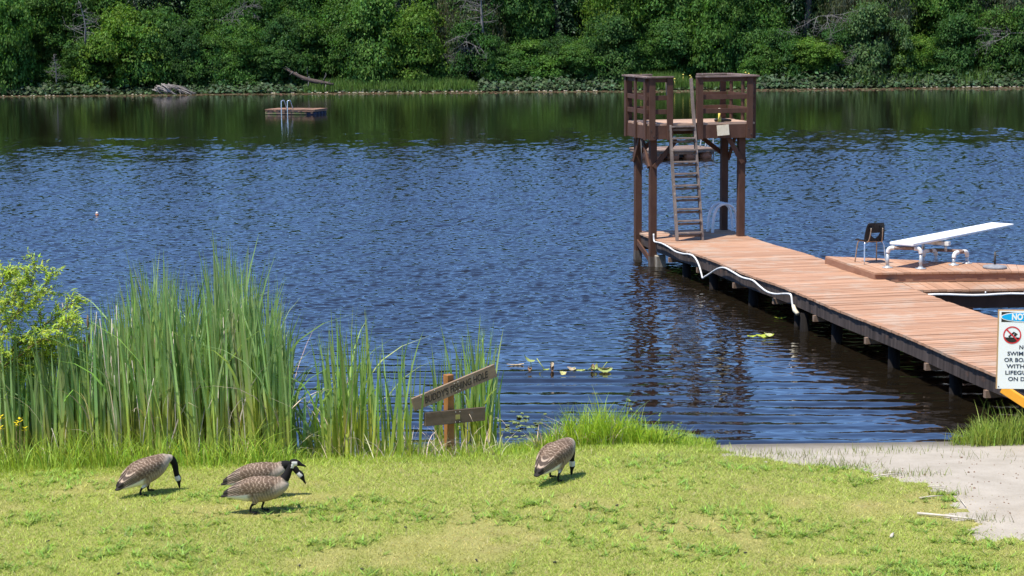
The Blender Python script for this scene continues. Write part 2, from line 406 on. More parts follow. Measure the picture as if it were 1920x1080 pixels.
b = nd(N, 'ShaderNodeBsdfPrincipled', Roughness=.03); b.inputs['Base Color'].default_value = (.010, .0075, .0045, 1)
b.inputs['IOR'].default_value = 1.68; b.inputs['Specular IOR Level'].default_value = .5
L.new(bp.outputs[0], b.inputs['Normal'])
o = nd(N, 'ShaderNodeOutputMaterial'); L.new(b.outputs[0], o.inputs['Surface'])
MT['water'] = m
tag(link('water', wme, m), 'blue rippled lake with a calm dark green band along the far shore', 'lake', kind='structure')

# far bank
fx = np.linspace(-320, 320, 161); fy = grid_lines([(150, 170, 40), (170, 420, 40)])
FX, FY = np.meshgrid(fx, fy)
def bankY(X): return 153.6 + (vnoise(X, 0 * X, 9, 41) - .5) * 2.4
FZ = -.5 + sstep(-2, 3, FY - bankY(FX)) * .85 + np.maximum(FY - 158, 0) * .05 + np.maximum(FY - 178, 0) * .16 + vnoise(FX, FY, 6, 42) * .35 * sstep(154, 158, FY)
fi = np.arange(FX.size).reshape(FX.shape)
FQ = np.stack([fi[:-1, :-1], fi[:-1, 1:], fi[1:, 1:], fi[1:, :-1]], -1).reshape(-1, 4)
MT['bankmat'] = surf('far_bank_soil', (.012, .018, .007), (.03, .04, .014), (.6, .6, .6), 1.0, spec=.0)
tag(link('far_bank', npmesh('far_bank', np.stack([FX.ravel(), FY.ravel(), FZ.ravel()], -1), quads=FQ, smooth=True), MT['bankmat']), 'dark wooded bank rising behind the far waterline', 'bank', kind='structure')

# ------------------------------------------------------------------ foliage builders
def unit(v): return v / (np.linalg.norm(v, axis=-1, keepdims=True) + 1e-9)

def leaf_quads(C, Nn, Ax, ln, wd, fold=.15):
    """diamond leaves: centre C, normal Nn, axis Ax -> verts, quads"""
    Ax = unit(Ax - Nn * (Ax * Nn).sum(-1, keepdims=True)); S = np.cross(Nn, Ax)
    ln = np.asarray(ln).reshape(-1, 1); wd = np.asarray(wd).reshape(-1, 1)
    a = C - Ax * ln * .5; t = C + Ax * ln * .5
    l = C + S * wd * .5 + Nn * wd * fold - Ax * ln * .06; r = C - S * wd * .5 + Nn * wd * fold - Ax * ln * .06
    V = np.stack([a, r, t, l], 1).reshape(-1, 3)
    return V, np.arange(len(V)).reshape(-1, 4)

def ribbons(base, h, lean_dir, lean, bend, width, face, segs=4, taper=1.6, twist=0.0):
    """upright blades. base (n,3); lean = tip offset fraction, bend = extra droop; face = angle of the blade's flat side"""
    n = len(base); t = np.linspace(0, 1, segs + 1)[None, :, None]
    h = np.asarray(h).reshape(n, 1, 1); ld = np.stack([np.cos(lean_dir), np.sin(lean_dir), 0 * lean_dir], -1)[:, None, :]
    lean = np.asarray(lean).reshape(n, 1, 1); bend = np.asarray(bend).reshape(n, 1, 1)
    off = lean * t + bend * t ** 3
    up = np.array([0, 0, 1.])[None, None, :]
    P = base[:, None, :] + ld * off * h + up * (t - .45 * bend * t ** 3 * np.abs(bend) - .18 * bend * t ** 4) * h
    ang = np.asarray(face).reshape(n, 1) + twist * t[:, :, 0]
    S = np.stack([np.cos(ang), np.sin(ang), 0 * ang], -1)
    w = np.asarray(width).reshape(n, 1, 1) * (1 - t ** taper) * .5 + np.asarray(width).reshape(n, 1, 1) * .02
    V = np.stack([P - S * w, P + S * w], 2).reshape(-1, 3)
    k = (segs + 1) * 2
    q = np.array([[2 * i, 2 * i + 1, 2 * i + 3, 2 * i + 2] for i in range(segs)])
    Q = (np.arange(n) * k)[:, None, None] + q[None]
    return V, Q.reshape(-1, 4)

def randdir(n, g):
    v = g.normal(size=(n, 3)); return unit(v)

def mixcol(base, n, k, g, jit=.12):
    """per-item colours repeated k times"""
    c = np.asarray(base) * (1 + g.normal(0, jit, (n, 1))) * (1 + g.normal(0, jit * .4, (n, 3)))
    return np.repeat(np.clip(c, 0, 1), k, 0)

def crown_mesh(name, seed, rx, rz, n_clump, per, leaf, style='broad', base=(.074, .150, .034)):
    """crown centred at origin; ellipsoid rx,rz; clumps of leaves with gaps between"""
    g = np.random.default_rng(seed)
    nl = int(g.integers(6, 10)); LD = randdir(nl, g); LD[:, 2] = LD[:, 2] * .8 + .1
    LC_ = LD * np.array([rx, rx, rz]) * g.uniform(.38, .70, (nl, 1)); LC_[0] = (0, 0, rz * .45); LR = g.uniform(.34, .56, nl) * min(rx, rz)
    which = g.choice(nl, n_clump, p=LR ** 2 / (LR ** 2).sum())
    D = randdir(n_clump, g); D[:, 2] = np.where(D[:, 2] < -.6, -D[:, 2], D[:, 2])
    C = LC_[which] + D * (LR[which] * g.uniform(.5, 1.0, n_clump) ** .5)[:, None] * np.array([1, 1, rz / rx * .5 + .5])
    cr = g.uniform(.13, .24, n_clump) * min(rx, rz)
    VV, CC = [], []
    for c, r_, dd in zip(C, cr, D):
        n = int(per * g.uniform(.6, 1.3))
        d = randdir(n, g); d[:, 2] = np.abs(d[:, 2]) * .9 - .25; d = unit(d + dd * .35)
        rad = g.uniform(.55, 1.05, n) ** .7 * np.where(g.random(n) < .2, g.uniform(1.2, 1.9, n), 1)
        squash = np.array([1, 1, .85])
        P = c + d * (rad * r_)[:, None] * squash
        if style == 'weep':
            P[:, 2] -= g.uniform(0, 1.0, n) ** 1.5 * r_ * 1.5
            Nn = unit(d * np.array([1, 1, .3]) + g.normal(0, .5, (n, 3))); Ax = np.tile([0, 0, -1.], (n, 1)) + g.normal(0, .35, (n, 3))
            ln = leaf * g.uniform(1.2, 2.0, n); wd = leaf * g.uniform(.28, .42, n)
        else:
            Nn = unit(d + np.array([0, -.1, .35]) + g.normal(0, .6, (n, 3))); Ax = randdir(n, g)
            ln = leaf * g.uniform(.8, 1.5, n); wd = leaf * g.uniform(.55, .9, n)
        v, _ = leaf_quads(P, Nn, Ax, ln, wd)
        VV.append(v)
        tone = np.asarray(base) * g.uniform(.8, 1.22) * np.array([g.uniform(.9, 1.18), 1, g.uniform(.8, 1.2)])
        CC.append(mixcol(tone, n, 4, g))
    V = np.vstack(VV)
    lo, hi = np.percentile(V, 1.5, axis=0), np.percentile(V, 98.5, axis=0)
    V = (V - (lo + hi) / 2) / ((hi - lo) / 2) * np.array([rx, rx, rz])
    return npmesh(name, V, quads=np.arange(len(V)).reshape(-1, 4), col=np.vstack(CC))

def trunk_mesh(name, seed, H, r, spread, n_limb=5, lean=.1):
    g = np.random.default_rng(seed); mb = MB()
    top = Vector((g.normal(0, lean) * H, g.normal(0, lean) * H, H))
    path = smooth_path([(0, 0, -.4), (g.normal(0, .04) * H, g.normal(0, .04) * H, H * .35), top * .7 + Vector((g.normal(0, .05) * H, 0, 0)), top], 3)
    mb.tube(path, [r * (1.15 - .95 * i / (len(path) - 1)) for i in range(len(path))], 7)
    for i in range(n_limb):
        p = path[int(len(path) * g.uniform(.3, .8))]; a = g.uniform(0, 6.28); L_ = spread * g.uniform(.5, 1)
        e = p + Vector((math.cos(a) * L_, math.sin(a) * L_, L_ * g.uniform(.3, .9)))
        mb.tube(smooth_path([p, (p + e) / 2 + Vector((0, 0, L_ * .12)), e], 3), [r * .45 * (1 - .8 * k / 6) for k in range(7)], 5)
    return mb.mesh(name)

def dead_branches(mb, p, d, L_, r, depth, g, droop=0.0):
    n = 4; pts = [Vector(p)]; d = Vector(d).normalized()
    for i in range(n):
        d = (d + Vector(g.normal(0, .16, 3)) + Vector((0, 0, -droop))).normalized(); pts.append(pts[-1] + d * L_ / n)
    mb.tube(pts, [r * .62 * (1 - .7 * i / n) for i in range(n + 1)], 5 if r > .03 else 4)
    if depth:
        for i in range(1, n + 1):
            for _ in range(2 if depth > 1 else 1):
                s = randdir(1, g)[0]; dd = (d * .6 + Vector(s) * .9)
                dead_branches(mb, pts[i], dd, L_ * g.uniform(.3, .55), max(r * .48, .022), depth - 1, g, droop)

def conifer_mesh(name, seed, H, rad, base=(.03, .062, .022), z0=.06):
    g = np.random.default_rng(seed); VV, CC = [], []
    z = H * z0
    while z < H * .985:
        rr = rad * (1 - z / H) ** .8 * g.uniform(.8, 1.12) + .25
        nb_ = int(5 + rr * 1.7)
        for k in range(nb_):
            a = g.uniform(0, 6.28); L_ = rr * g.uniform(.7, 1.1)
            n = max(8, int(L_ * 13)); t = g.uniform(.1, 1, n)
            side = g.uniform(-1, 1, n) * (1 - t * .75) * L_ * .33
            ca, sa = math.cos(a), math.sin(a)
            drop = -L_ * (.05 * t + .42 * t * t) - np.abs(side) * .45 - g.uniform(0, .12, n)
            P = np.stack([ca * t * L_ - sa * side, sa * t * L_ + ca * side, z + drop], -1)
            Ax = np.stack([ca - sa * np.sign(side) * .7, sa + ca * np.sign(side) * .7, -.8 + 0 * t], -1) + g.normal(0, .2, (n, 3))
            Nn = unit(np.array([ca * .4, sa * .4, 1.]) + g.normal(0, .3, (n, 3)))
            v, _ = leaf_quads(P, Nn, Ax, g.uniform(.3, .55, n), g.uniform(.10, .2, n))
            VV.append(v); CC.append(mixcol(np.asarray(base) * g.uniform(.8, 1.25), n, 4, g))
        z += g.uniform(.45, .75)
    V = np.vstack(VV)
    return npmesh(name, V, quads=np.arange(len(V)).reshape(-1, 4), col=np.vstack(CC))

# prototypes (meshes shared between trees of a kind)
SHRUB = [crown_mesh('shrub_crown', 100 + i, 2.6, 2.3, 200, 90, .122) for i in range(4)]
BROAD = [crown_mesh('broad_crown', 120 + i, 4.0, 5.0, 330, 118, .148) for i in range(4)]
WILLOW = [crown_mesh('willow_crown', 140 + i, 3.6, 4.0, 250, 96, .19, style='weep', base=(.085, .115, .042)) for i in range(3)]
TRUNKS = [trunk_mesh('trunk', 160 + i, 6.0, .16, 2.6, 6) for i in range(3)]
STEMS = [trunk_mesh('stem', 170 + i, 2.6, .06, 1.6, 7, .2) for i in range(3)]
CONIF = [conifer_mesh('conifer_crown', 180 + i, 21, 3.9) for i in range(2)]
CTRUNK = [trunk_mesh('conifer_trunk', 190 + i, 20, .32, .5, 3, .01) for i in range(2)]

_used_labels = set()
LAND = [(0, 'at the left edge of the view'), (70, 'left of the pale forked snag'), (155, 'behind the pale forked snag'), (235, 'between the pale snag and the stick pile'), (325, 'behind the grey stick pile'), (420, 'right of the grey stick pile'),
        (500, 'left of the leaning rotten log'), (585, 'behind the leaning rotten log'), (665, 'just right of the leaning rotten log'), (740, 'below the bare conifer trunk'), (815, 'behind the far green grass strip'), (885, 'beside the bare grey branches'),
        (970, 'right of the bare grey branches'), (1060, 'midway between bare branches and tower'), (1130, 'just left of the tower'), (1205, 'above the left tower railing'), (1270, 'above the tower ladder'), (1355, 'above the right tower railing'),
        (1440, 'just right of the tower'), (1520, 'behind the hanging bare twigs'), (1590, 'left of the olive willow on the right'), (1660, 'above the springboard chair'), (1740, 'above the springboard'), (1810, 'above the springboard tip'), (1900, 'at the right edge of the view')]
def tree_label(kind, px, tone, row):
    place = min(LAND, key=lambda q: abs(q[0] - px))[1]
    for lab in (f'{tone} {kind} {place}', f'{tone} {kind} {row} {place}', f'taller {tone} {kind} {row} {place}', f'rounder {tone} {kind} {row} {place}', f'narrow {tone} {kind} {row} {place}', f'gappy {tone} {kind} {row} {place}', f'slim gappy {tone} {kind} {row} {place}'):
        if lab not in _used_labels: _used_labels.add(lab); return lab
    return lab

def plant_tree(kind, px, Y, H, wide, tint, tone, row, g, crown=None):
    X = (px - 960) / FPX * (Y + .0) * 1.0
    z = float(np.interp(Y, [153, 156, 158, 420], [0, .4, .5, 13.5]))
    if kind == 'shrub':
        t = thing('bank_shrub', None, 'shrub', (X, Y, z), g.uniform(0, 6.28), 'shrubs along the far waterline')
        t['label'] = tree_label('shrub', px, tone, row)
        c = link('crown', SHRUB[g.integers(4)] if crown is None else crown, MT['leaf'], t, (0, 0, H * .5)); c.scale = (wide / 2.4, wide / 2.4, H * .52 / 2.3)
        s = link('stem', STEMS[g.integers(3)], MT['bark'], t); s.scale = (wide / 2.6,) * 2 + (H / 4.6,)
    elif kind == 'conifer':
        t = thing('conifer_tree', None, 'conifer', (X, Y, z), g.uniform(0, 6.28), 'dark conifers behind the far shore')
        t['label'] = tree_label('conifer', px, tone, row)
        k = g.integers(2)
        c = link('crown', CONIF[k], MT['needle'], t); c.scale = (wide / 3.9, wide / 3.9, H / 21)
        s = link('trunk', CTRUNK[k], MT['bark'], t); s.scale = (1, 1, H / 21)
    else:
        nm = 'willow_tree' if kind == 'willow' else 'broadleaf_tree'
        t = thing(nm, None, 'tree', (X, Y, z), g.uniform(0, 6.28), 'broadleaf trees behind the far shore')
        t['label'] = tree_label('willow' if kind == 'willow' else 'tree', px, tone, row)
        me = WILLOW[g.integers(3)] if kind == 'willow' else BROAD[g.integers(4)]
        rx, rz = (3.6, 4.0) if kind == 'willow' else (4.0, 5.0)
        c = link('crown', me, MT['leaf'], t, (0, 0, H * .54)); c.scale = (wide * 1.12 / rx, wide * 1.12 / rx, H * .47 / rz)
        s = link('trunk', TRUNKS[g.integers(3)], MT['bark'], t); s.scale = (1, 1, H / 7.5)
    c.color = (*tint, 1)
    return t

gT = np.random.default_rng(55)
TONES = {'bright green': (1.08, 1.15, 1.0), 'mid green': (.88, .97, .98), 'deep green': (.68, .80, .88), 'olive grey': (1.12, 1.0, 1.5), 'yellow green': (1.28, 1.2, .8)}
def tint(tn): 
    k = gT.uniform(.85, 1.2); return tuple(v * k for v in TONES[tn])
# (photo x, depth, height, half width, tone) surveyed from the photograph
shrubs = [(8, 156.6, 4.2, 2.3, 'bright green'), (62, 158, 3.4, 2.0, 'yellow green'), (128, 157.8, 2.6, 1.8, 'mid green'), (185, 158.4, 3.8, 2.2, 'mid green'), (238, 157.6, 4.4, 2.9, 'yellow green'),
          (300, 158.6, 4.4, 2.4, 'mid green'), (352, 158, 3.4, 2.0, 'deep green'), (405, 157, 3.8, 2.1, 'mid green'), (455, 157.8, 3.6, 2.0, 'bright green'), (515, 157.2, 3.0, 2.1, 'mid green'), (560, 158.6, 3.9, 2.2, 'deep green'),
          (612, 159, 3.6, 2.3, 'bright green'), (668, 158.5, 3.7, 2.4, 'mid green'), (725, 159, 4.2, 2.6, 'bright green'), (775, 158.4, 4.4, 2.5, 'yellow green'), (822, 159.4, 3.4, 2.0, 'mid green'), (905, 158.6, 2.8, 2.0, 'deep green'), (955, 158, 3.4, 2.1, 'mid green'),
          (1000, 158.6, 3.2, 2.2, 'bright green'), (1050, 159.5, 2.6, 1.7, 'deep green'), (1095, 157.8, 4.0, 2.3, 'bright green'), (1150, 158.5, 3.8, 2.3, 'mid green'), (1205, 159.5, 3.6, 2.2, 'bright green'), (1262, 160, 3.6, 2.3, 'mid green'),
          (1320, 159.6, 4.0, 2.3, 'bright green'), (1372, 159.5, 4.2, 2.3, 'mid green'), (1425, 158.6, 3.6, 2.1, 'bright green'), (1475, 158.6, 2.9, 2.0, 'deep green'), (1522, 157.6, 4.0, 2.3, 'yellow green'), (1640, 157.4, 4.4, 2.4, 'olive grey'),
          (1590, 158.4, 3.0, 1.8, 'deep green'), (1700, 158.2, 4.2, 2.3, 'yellow green'), (1752, 159, 3.2, 2.1, 'mid green'), (1802, 158.6, 3.0, 2.0, 'deep green'), (1860, 158.8, 3.8, 2.3, 'bright green'), (1915, 158.4, 3.4, 2.2, 'mid green')]
for px, Y, H, w, tn in shrubs:
    k_ = gT.choice([.85, 1.1, 1.45, 1.8]); H *= k_; w *= .9 + .28 * (k_ - .85)
    plant_tree('shrub', px, Y, H, w, tint(tn), tn, 'at the waterline', gT)
trees = [(-25, 163, 10, 3.0, 'mid green'), (95, 161.8, 9.5, 3.8, 'bright green'), (185, 164, 11.5, 3.6, 'mid green'), (250, 163, 7.0, 2.2, 'mid green'), (412, 163.5, 11, 3.1, 'bright green'), (455, 161.5, 8.6, 3.1, 'mid green'), (520, 163.5, 11.5, 3.4, 'deep green'),
         (585, 162, 9.2, 3.5, 'bright green'), (655, 163.6, 9.0, 3.4, 'mid green'), (705, 162.5, 7.4, 2.9, 'bright green'), (790, 164, 8.2, 3.0, 'mid green'), (955, 163, 10.5, 3.6, 'mid green'), (1016, 163, 10.8, 2.7, 'mid green'),
         (1112, 164.4, 11.5, 2.8, 'bright green'), (1160, 162.6, 11, 3.8, 'yellow green'), (1240, 163.5, 11.5, 3.8, 'bright green'), (1310, 162.8, 11, 3.6, 'mid green'), (1380, 163.6, 11.5, 3.8, 'bright green'), (1455, 162.2, 9.6, 3.3, 'bright green'),
         (1700, 164, 11.5, 3.8, 'yellow green'), (1768, 163, 11.5, 3.7, 'bright green'), (1835, 165, 11.5, 3.4, 'deep green'), (-60, 162, 10, 3.8, 'mid green'), (1990, 163, 11, 3.8, 'mid green')]
for px, Y, H, w, tn in trees: plant_tree('broad', px, Y, H, w, tint(tn), tn, 'in the second row', gT)
willows = [(880, 161.6, 9.6, 3.2, 'olive grey'), (1620, 161, 10.2, 3.6, 'olive grey'), (1545, 163, 9.4, 2.8, 'mid green'), (1895, 161.2, 9.2, 3.2, 'olive grey')]
for px, Y, H, w, tn in willows: plant_tree('willow', px, Y, H, w, tint(tn), tn, 'in the second row', gT)
conifers = [(18, 160.5, 22, 3.4), (150, 178, 26, 4.2), (290, 160.6, 20, 3.4), (338, 161.5, 23, 3.6), (470, 174, 24, 4), (620, 172, 23, 4), (700, 176, 25, 3.8), (768, 161.5, 21, 3.2), (830, 175, 25, 4.2), (960, 178, 26, 4.2), (1062, 162, 22, 3.2), (1190, 180, 26, 4.2), (1300, 176, 24, 4), (1420, 174, 25, 4.2), (1500, 161, 22, 3.6), (1560, 174, 24, 4.1), (1660, 178, 26, 4.2), (1760, 175, 25, 4.2), (1850, 171, 23, 4.2), (1930, 177, 25, 4),
            (-40, 176, 25, 4.2), (-150, 172, 23, 4.2), (-280, 176, 25, 4.2), (2060, 174, 24, 4.2), (2180, 178, 26, 4.2)]
for px, Y, H, w in conifers: plant_tree('conifer', px, Y, H, w, tuple(np.array([.8, .9, .85]) * gT.uniform(.8, 1.15)), 'dark', 'in the back row', gT)
# bare trunk standing clear at the top of the view
t = thing('bare_trunk', 'straight grey brown conifer trunk bare of branches at the top edge', 'tree trunk', atY(738, 150, 166.5))
mb = MB(); mb.tube([(0, 0, -3.5), (0.05, 0, 3), (.1, 0, 9), (.12, 0, 20)], [.42, .36, .31, .2], 10); mb.build('trunk', MT['bark'], t)
link('crown', CONIF[0], MT['needle'], t, (0, 0, 8.5)).scale = (.9, .9, .75)

def wood_mass():
    g = np.random.default_rng(66); VV, CC = [], []
    for me in CONIF:
        n = len(me.vertices); v = np.empty(n * 3, np.float32); me.vertices.foreach_get('co', v); v = v.reshape(-1, 3)
        c = np.empty(n * 4, np.float32); me.color_attributes['col'].data.foreach_get('color', c); VV.append(v); CC.append(c.reshape(-1, 4)[:, :3])
    OV, OC = [], []
    for k in range(72):
        x = -104 + k * 2.9 + g.normal(0, .8); y = g.uniform(181, 196); i = k % 2; a = g.uniform(0, 6.28); s_ = g.uniform(.95, 1.3)
        v = VV[i] * np.array([1.05, 1.05, s_]); v = np.stack([v[:, 0] * math.cos(a) - v[:, 1] * math.sin(a) + x, v[:, 0] * math.sin(a) + v[:, 1] * math.cos(a) + y, v[:, 2] + 1.2], -1)
        OV.append(v); OC.append(CC[i] * g.uniform(.8, 1.2))
    V = np.vstack(OV); return npmesh('distant_wood', V, quads=np.arange(len(V)).reshape(-1, 4), col=np.vstack(OC))
tag(link('distant_wood', wood_mass(), MT['needle']), 'dark evergreen wood rising behind the shore trees', 'wood', kind='stuff')

def snag(name, label, px, py, Y, H, seed, kind='up', r=.09, group=None, spread=1.0):
    g = np.random.default_rng(seed); mb = MB(); P = atY(px, py, Y)
    if kind == 'up':
        path = smooth_path([(0, 0, 0), (g.normal(0, .1), 0, H * .5), (g.normal(0, .2), 0, H)], 5)
        mb.tube(path, [r * (1 - .8 * i / (len(path) - 1)) for i in range(len(path))], 6)
        for i in range(2, len(path)):
            for _ in range(3):
                a = g.uniform(0, 6.28); dead_branches(mb, path[i], (math.cos(a), math.sin(a) * .6, g.uniform(-.15, .5)), H * g.uniform(.16, .34) * (1.15 - i / len(path)) * 1.3 * spread, r * .36, 1, g)
    else:
        for k in range(7):
            a = g.uniform(0, 6.28); dead_branches(mb, (g.normal(0, .5), g.normal(0, .3), 0), (math.cos(a) * .8, math.sin(a) * .4, g.uniform(-.9, .25)), H * g.uniform(.5, .9), r * .5, 2, g, .07)
    return tag(mb.build(name, MT['deadwood'], None, loc=P), label, 'dead branches', group)
snag('dead_snag', 'pale forked dead snag among the leaves at the upper left', 160, 82, 156.6, 3.4, 301, r=.12, spread=1.6)
snag('dead_snag', 'small leafless grey sapling above the lily leaves at far left', 106, 158, 155.2, 2.5, 302, r=.07)
snag('dead_branches', 'tangle of bare grey branches hanging in front of the grey willow', 862, 78, 157.6, 3.4, 303, 'hang', r=.13)
snag('dead_snag', 'tall bare grey limbs rising above the tangle of bare branches', 905, 62, 157.8, 4.6, 304, r=.15, spread=1.5)
snag('dead_branches', 'bare curling twigs hanging over the dark gap right of the tower', 1545, 30, 157.4, 3.4, 305, 'hang', r=.08)
snag('dead_branches', 'bare stems under the olive willow near the right waterline', 1610, 92, 156.0, 2.5, 306, 'hang', r=.08)
snag('dead_branches', 'grey dead branch tangle at the far right edge of the shore', 1893, 62, 156.6, 3.6, 307, 'hang', r=.10)
snag('dead_branches', 'dead grey twigs in the tree left of the leaning log', 455, 18, 158.0, 2.2, 308, 'hang', r=.06)

# driftwood pile and leaning log
g = np.random.default_rng(77); mb = MB()
for k in range(60):
    x0 = g.uniform(-1.6, .7); top = .75 * (1 - ((x0 + .5) / 1.5) ** 2) + .1
    a = (x0, g.uniform(-.5, .7), max(.08, top * g.uniform(.75, 1.15))); ang = g.normal(-.45, .5)
    Ls = g.uniform(.7, 2.2); b_ = (a[0] + Ls * math.cos(ang) * .9, a[1] - g.uniform(.1, .9), max(-.05, a[2] - g.uniform(.25, .8)))
    r_ = g.uniform(.025, .065); mb.tube([a, ((a[0] + b_[0]) / 2, (a[1] + b_[1]) / 2, (a[2] + b_[2]) / 2 + .06), b_], [r_, r_ * .9, r_ * .6], 6)
tag(mb.build('driftwood_pile', MT['drift'], None, loc=at(322, 177, 0)), 'heap of grey sticks piled on the far waterline', 'stick pile')
t = thing('fallen_log', 'rotten dark log leaning out from the far bank beside the raft', 'log', atY(585, 145, 154.6))
mb = MB(); pa = atY(530, 127, 155.6) - np.array(t.location); pb = atY(625, 158, 153.8) - np.array(t.location)
mid = (pa + pb) / 2 + np.array([-.1, 0, -.28]); mb.tube(smooth_path([pa, mid, pb], 6), [.06, .09, .12, .14, .15, .17, .18, .19, .19, .18, .16, .13, .10], 9); mb.build('trunk', MT['log'], t)
for k in range(9):
    mb = MB(); p_ = pa + (pb - pa) * g.uniform(.0, .95); dead_branches(mb, tuple(p_ + np.array([0, -.1, 0])), (g.normal(0, .6), -.3, g.choice([-1, .8])), g.uniform(.3, .9), .05, 0, g); mb.build('broken_limb', MT['deadwood'], t)
for x_, dz in ((580, -1.0), (612, -.75)): p_ = pa + (pb - pa) * ((x_ - 530) / 95); mb = MB(); mb.tube([tuple(p_), tuple(p_ + np.array([-.1, -.3, dz]))], .04, 5); mb.build('prop_limb', MT['deadwood'], t)

# far-shore ground cover (stuff): big leaves, grass strips, lily pads; individual lily flowers
def far_big_leaves(ranges):
    g = np.random.default_rng(61); P = []
    for x0, x1, dens, hh in ranges:
        n = int((x1 - x0) * dens); px = g.uniform(x0, x1, n); Y = g.uniform(153.4, 156.4, n)
        X = (px - 960) / FPX * Y; z = .05 + np.abs(g.normal(0, .5, n)) * hh * (.4 + (Y - 153.2) / 3.2) + (Y - 153.4) * .12
        P.append(np.stack([X, Y, z], -1))
    P = np.vstack(P); n = len(P)
    Nn = unit(np.stack([g.normal(0, .45, n), -.25 + g.normal(0, .4, n), np.full(n, .8)], -1)); Ax = randdir(n, g)
    V, Qd = leaf_quads(P, Nn, Ax, g.uniform(.24, .48, n), g.uniform(.2, .38, n), .12)
    return npmesh('bank_leaves', V, quads=Qd, col=mixcol((.050, .082, .036), n, 4, g, .28))
tag(link('bank_leaves', far_big_leaves([(48, 210, 7, .55), (210, 400, 2.2, .3), (400, 560, 7.5, .5), (560, 900, 1.6, .25), (900, 1160, 8, .55), (1160, 1420, 2, .3), (1420, 1960, 8.5, .65), (-80, 48, 4, .4)]), MT['pad']),
    'broad pale lily leaves crowding the far waterline', 'lily leaves', kind='stuff')
def far_grass():
    g = np.random.default_rng(62); B, h = [], []
    for x0, x1, n, hh in ((575, 900, 4200, .85), (1165, 1300, 2600, 1.15), (1300, 1420, 1500, .9), (1790, 1880, 260, 1.5), (1590, 1760, 240, 1.3)):
        px = g.uniform(x0, x1, n); Y = g.uniform(153.6, 157.2, n); e = np.minimum(1, np.minimum(px - x0, x1 - px) / 30) * .6 + .4
        B.append(np.stack([(px - 960) / FPX * Y, Y, .1 + (Y - 153.6) * .12], -1)); h.append(hh * e * g.uniform(.55, 1.1, n))
    B = np.vstack(B); h = np.concatenate(h); n = len(B)
    V, Qd = ribbons(B, h, g.uniform(0, 6.28, n), g.uniform(0, .25, n), g.uniform(0, .3, n), g.uniform(.04, .075, n), g.uniform(-.7, .7, n), 2)
    return npmesh('bank_grass', V, quads=Qd, col=mixcol((.11, .19, .03), n, 6, g, .15))
tag(link('bank_grass', far_grass(), MT['blade']), 'strips of tall soft green grass on the far bank', 'grass', kind='stuff')
def far_pads():
    g = np.random.default_rng(63); n = 9000
    px = g.uniform(-60, 1980, n); X0 = (px - 960) / FPX * 150
    Y = 152.9 + (vnoise(X0, 0 * X0, 9, 41) - .5) * 2.0 - g.uniform(0, 1, n) ** 1.6 * (1.6 + 3.4 * vnoise(X0, 0 * X0, 7, 64) + 2.5 * sstep(1100, 1500, px))
    P = np.stack([(px - 960) / FPX * Y, Y, g.uniform(.006, .03, n)], -1)
    Nn = unit(np.stack([g.normal(0, .05, n), g.normal(-.02, .05, n), np.ones(n)], -1))
    V, Qd = leaf_quads(P, Nn, randdir(n, g), g.uniform(.16, .3, n), g.uniform(.16, .28, n), .02)
    c = np.where(g.random((n, 1)) < .55, np.array([[.14, .075, .05]]), np.array([[.11, .13, .06]])) * g.uniform(.7, 1.3, (n, 1))
    return npmesh('lily_pads', V, quads=Qd, col=np.repeat(c, 4, 0))
tag(link('lily_pads', far_pads(), MT['pad']), 'thin reddish band of floating lily pads along the far waterline', 'lily pads', kind='stuff')

def flower_mesh():
    g = np.random.default_rng(5); n = 14; a = np.arange(n) * 2.4; rad = .035 + .06 * (np.arange(n) / n)
    P = np.stack([np.cos(a) * rad, np.sin(a) * rad, .06 + 0 * a], -1); Ax = np.stack([np.cos(a) * .7, np.sin(a) * .7, 1 + 0 * a], -1)
    Nn = unit(np.stack([-np.cos(a), -np.sin(a), .6 + 0 * a], -1))
    V, Qd = leaf_quads(P, Nn, Ax, np.full(n, .17), np.full(n, .085), -.2)
    return npmesh('water_lily_flower', V, quads=Qd, col=np.tile([.80, .70, .66], (len(V), 1)))
fl = flower_mesh(); g = np.random.default_rng(64)
fpx = list(g.uniform(10, 75, 5)) + list(g.uniform(90, 210, 6)) + [255, 262, 271] + list(g.uniform(510, 700, 26)) + list(g.uniform(700, 900, 16)) + list(g.uniform(900, 1150, 22)) + list(g.uniform(1430, 1580, 8)) + list(g.uniform(1690, 1915, 26))
for i, px in enumerate(fpx):
    X0 = (px - 960) / FPX * 151; Y = 152.2 + float((vnoise(np.array([X0]), np.array([0.]), 9, 41) - .5)[0]) * 2 - g.uniform(0, .8)
    o = link('water_lily_flower', fl, MT['petal'], None, ((px - 960) / FPX * Y, Y, .03)); o.scale = (g.uniform(.55, .85),) * 3
    tag(o, 'small pinkish white water lily flower in the row along the far waterline', 'flower', 'water lily flowers along the far shore')
def yellow_flower(px, py, Y, lab):
    mb = MB(); P = atY(px, py, Y); mb.lathe([(.02, 0), (.085, .03), (.07, .08), (.02, .10)], 7); mb.tube([(0, 0, 0), (0, 0, -.5)], .02, 4)
    tag(mb.build('yellow_flower', MT['yellow'], None, loc=P), lab, 'flower', 'yellow flowers in the far grass')
for px, py in ((1171, 142), (1183, 143), (1192, 145), (1202, 141), (1265, 149), (1281, 141), (1294, 143), (1296, 146), (1398, 137), (1404, 139), (1400, 141)):
    yellow_flower(px, py, 153.4, 'yellow iris bloom in the far grass seen beside the tower railings')

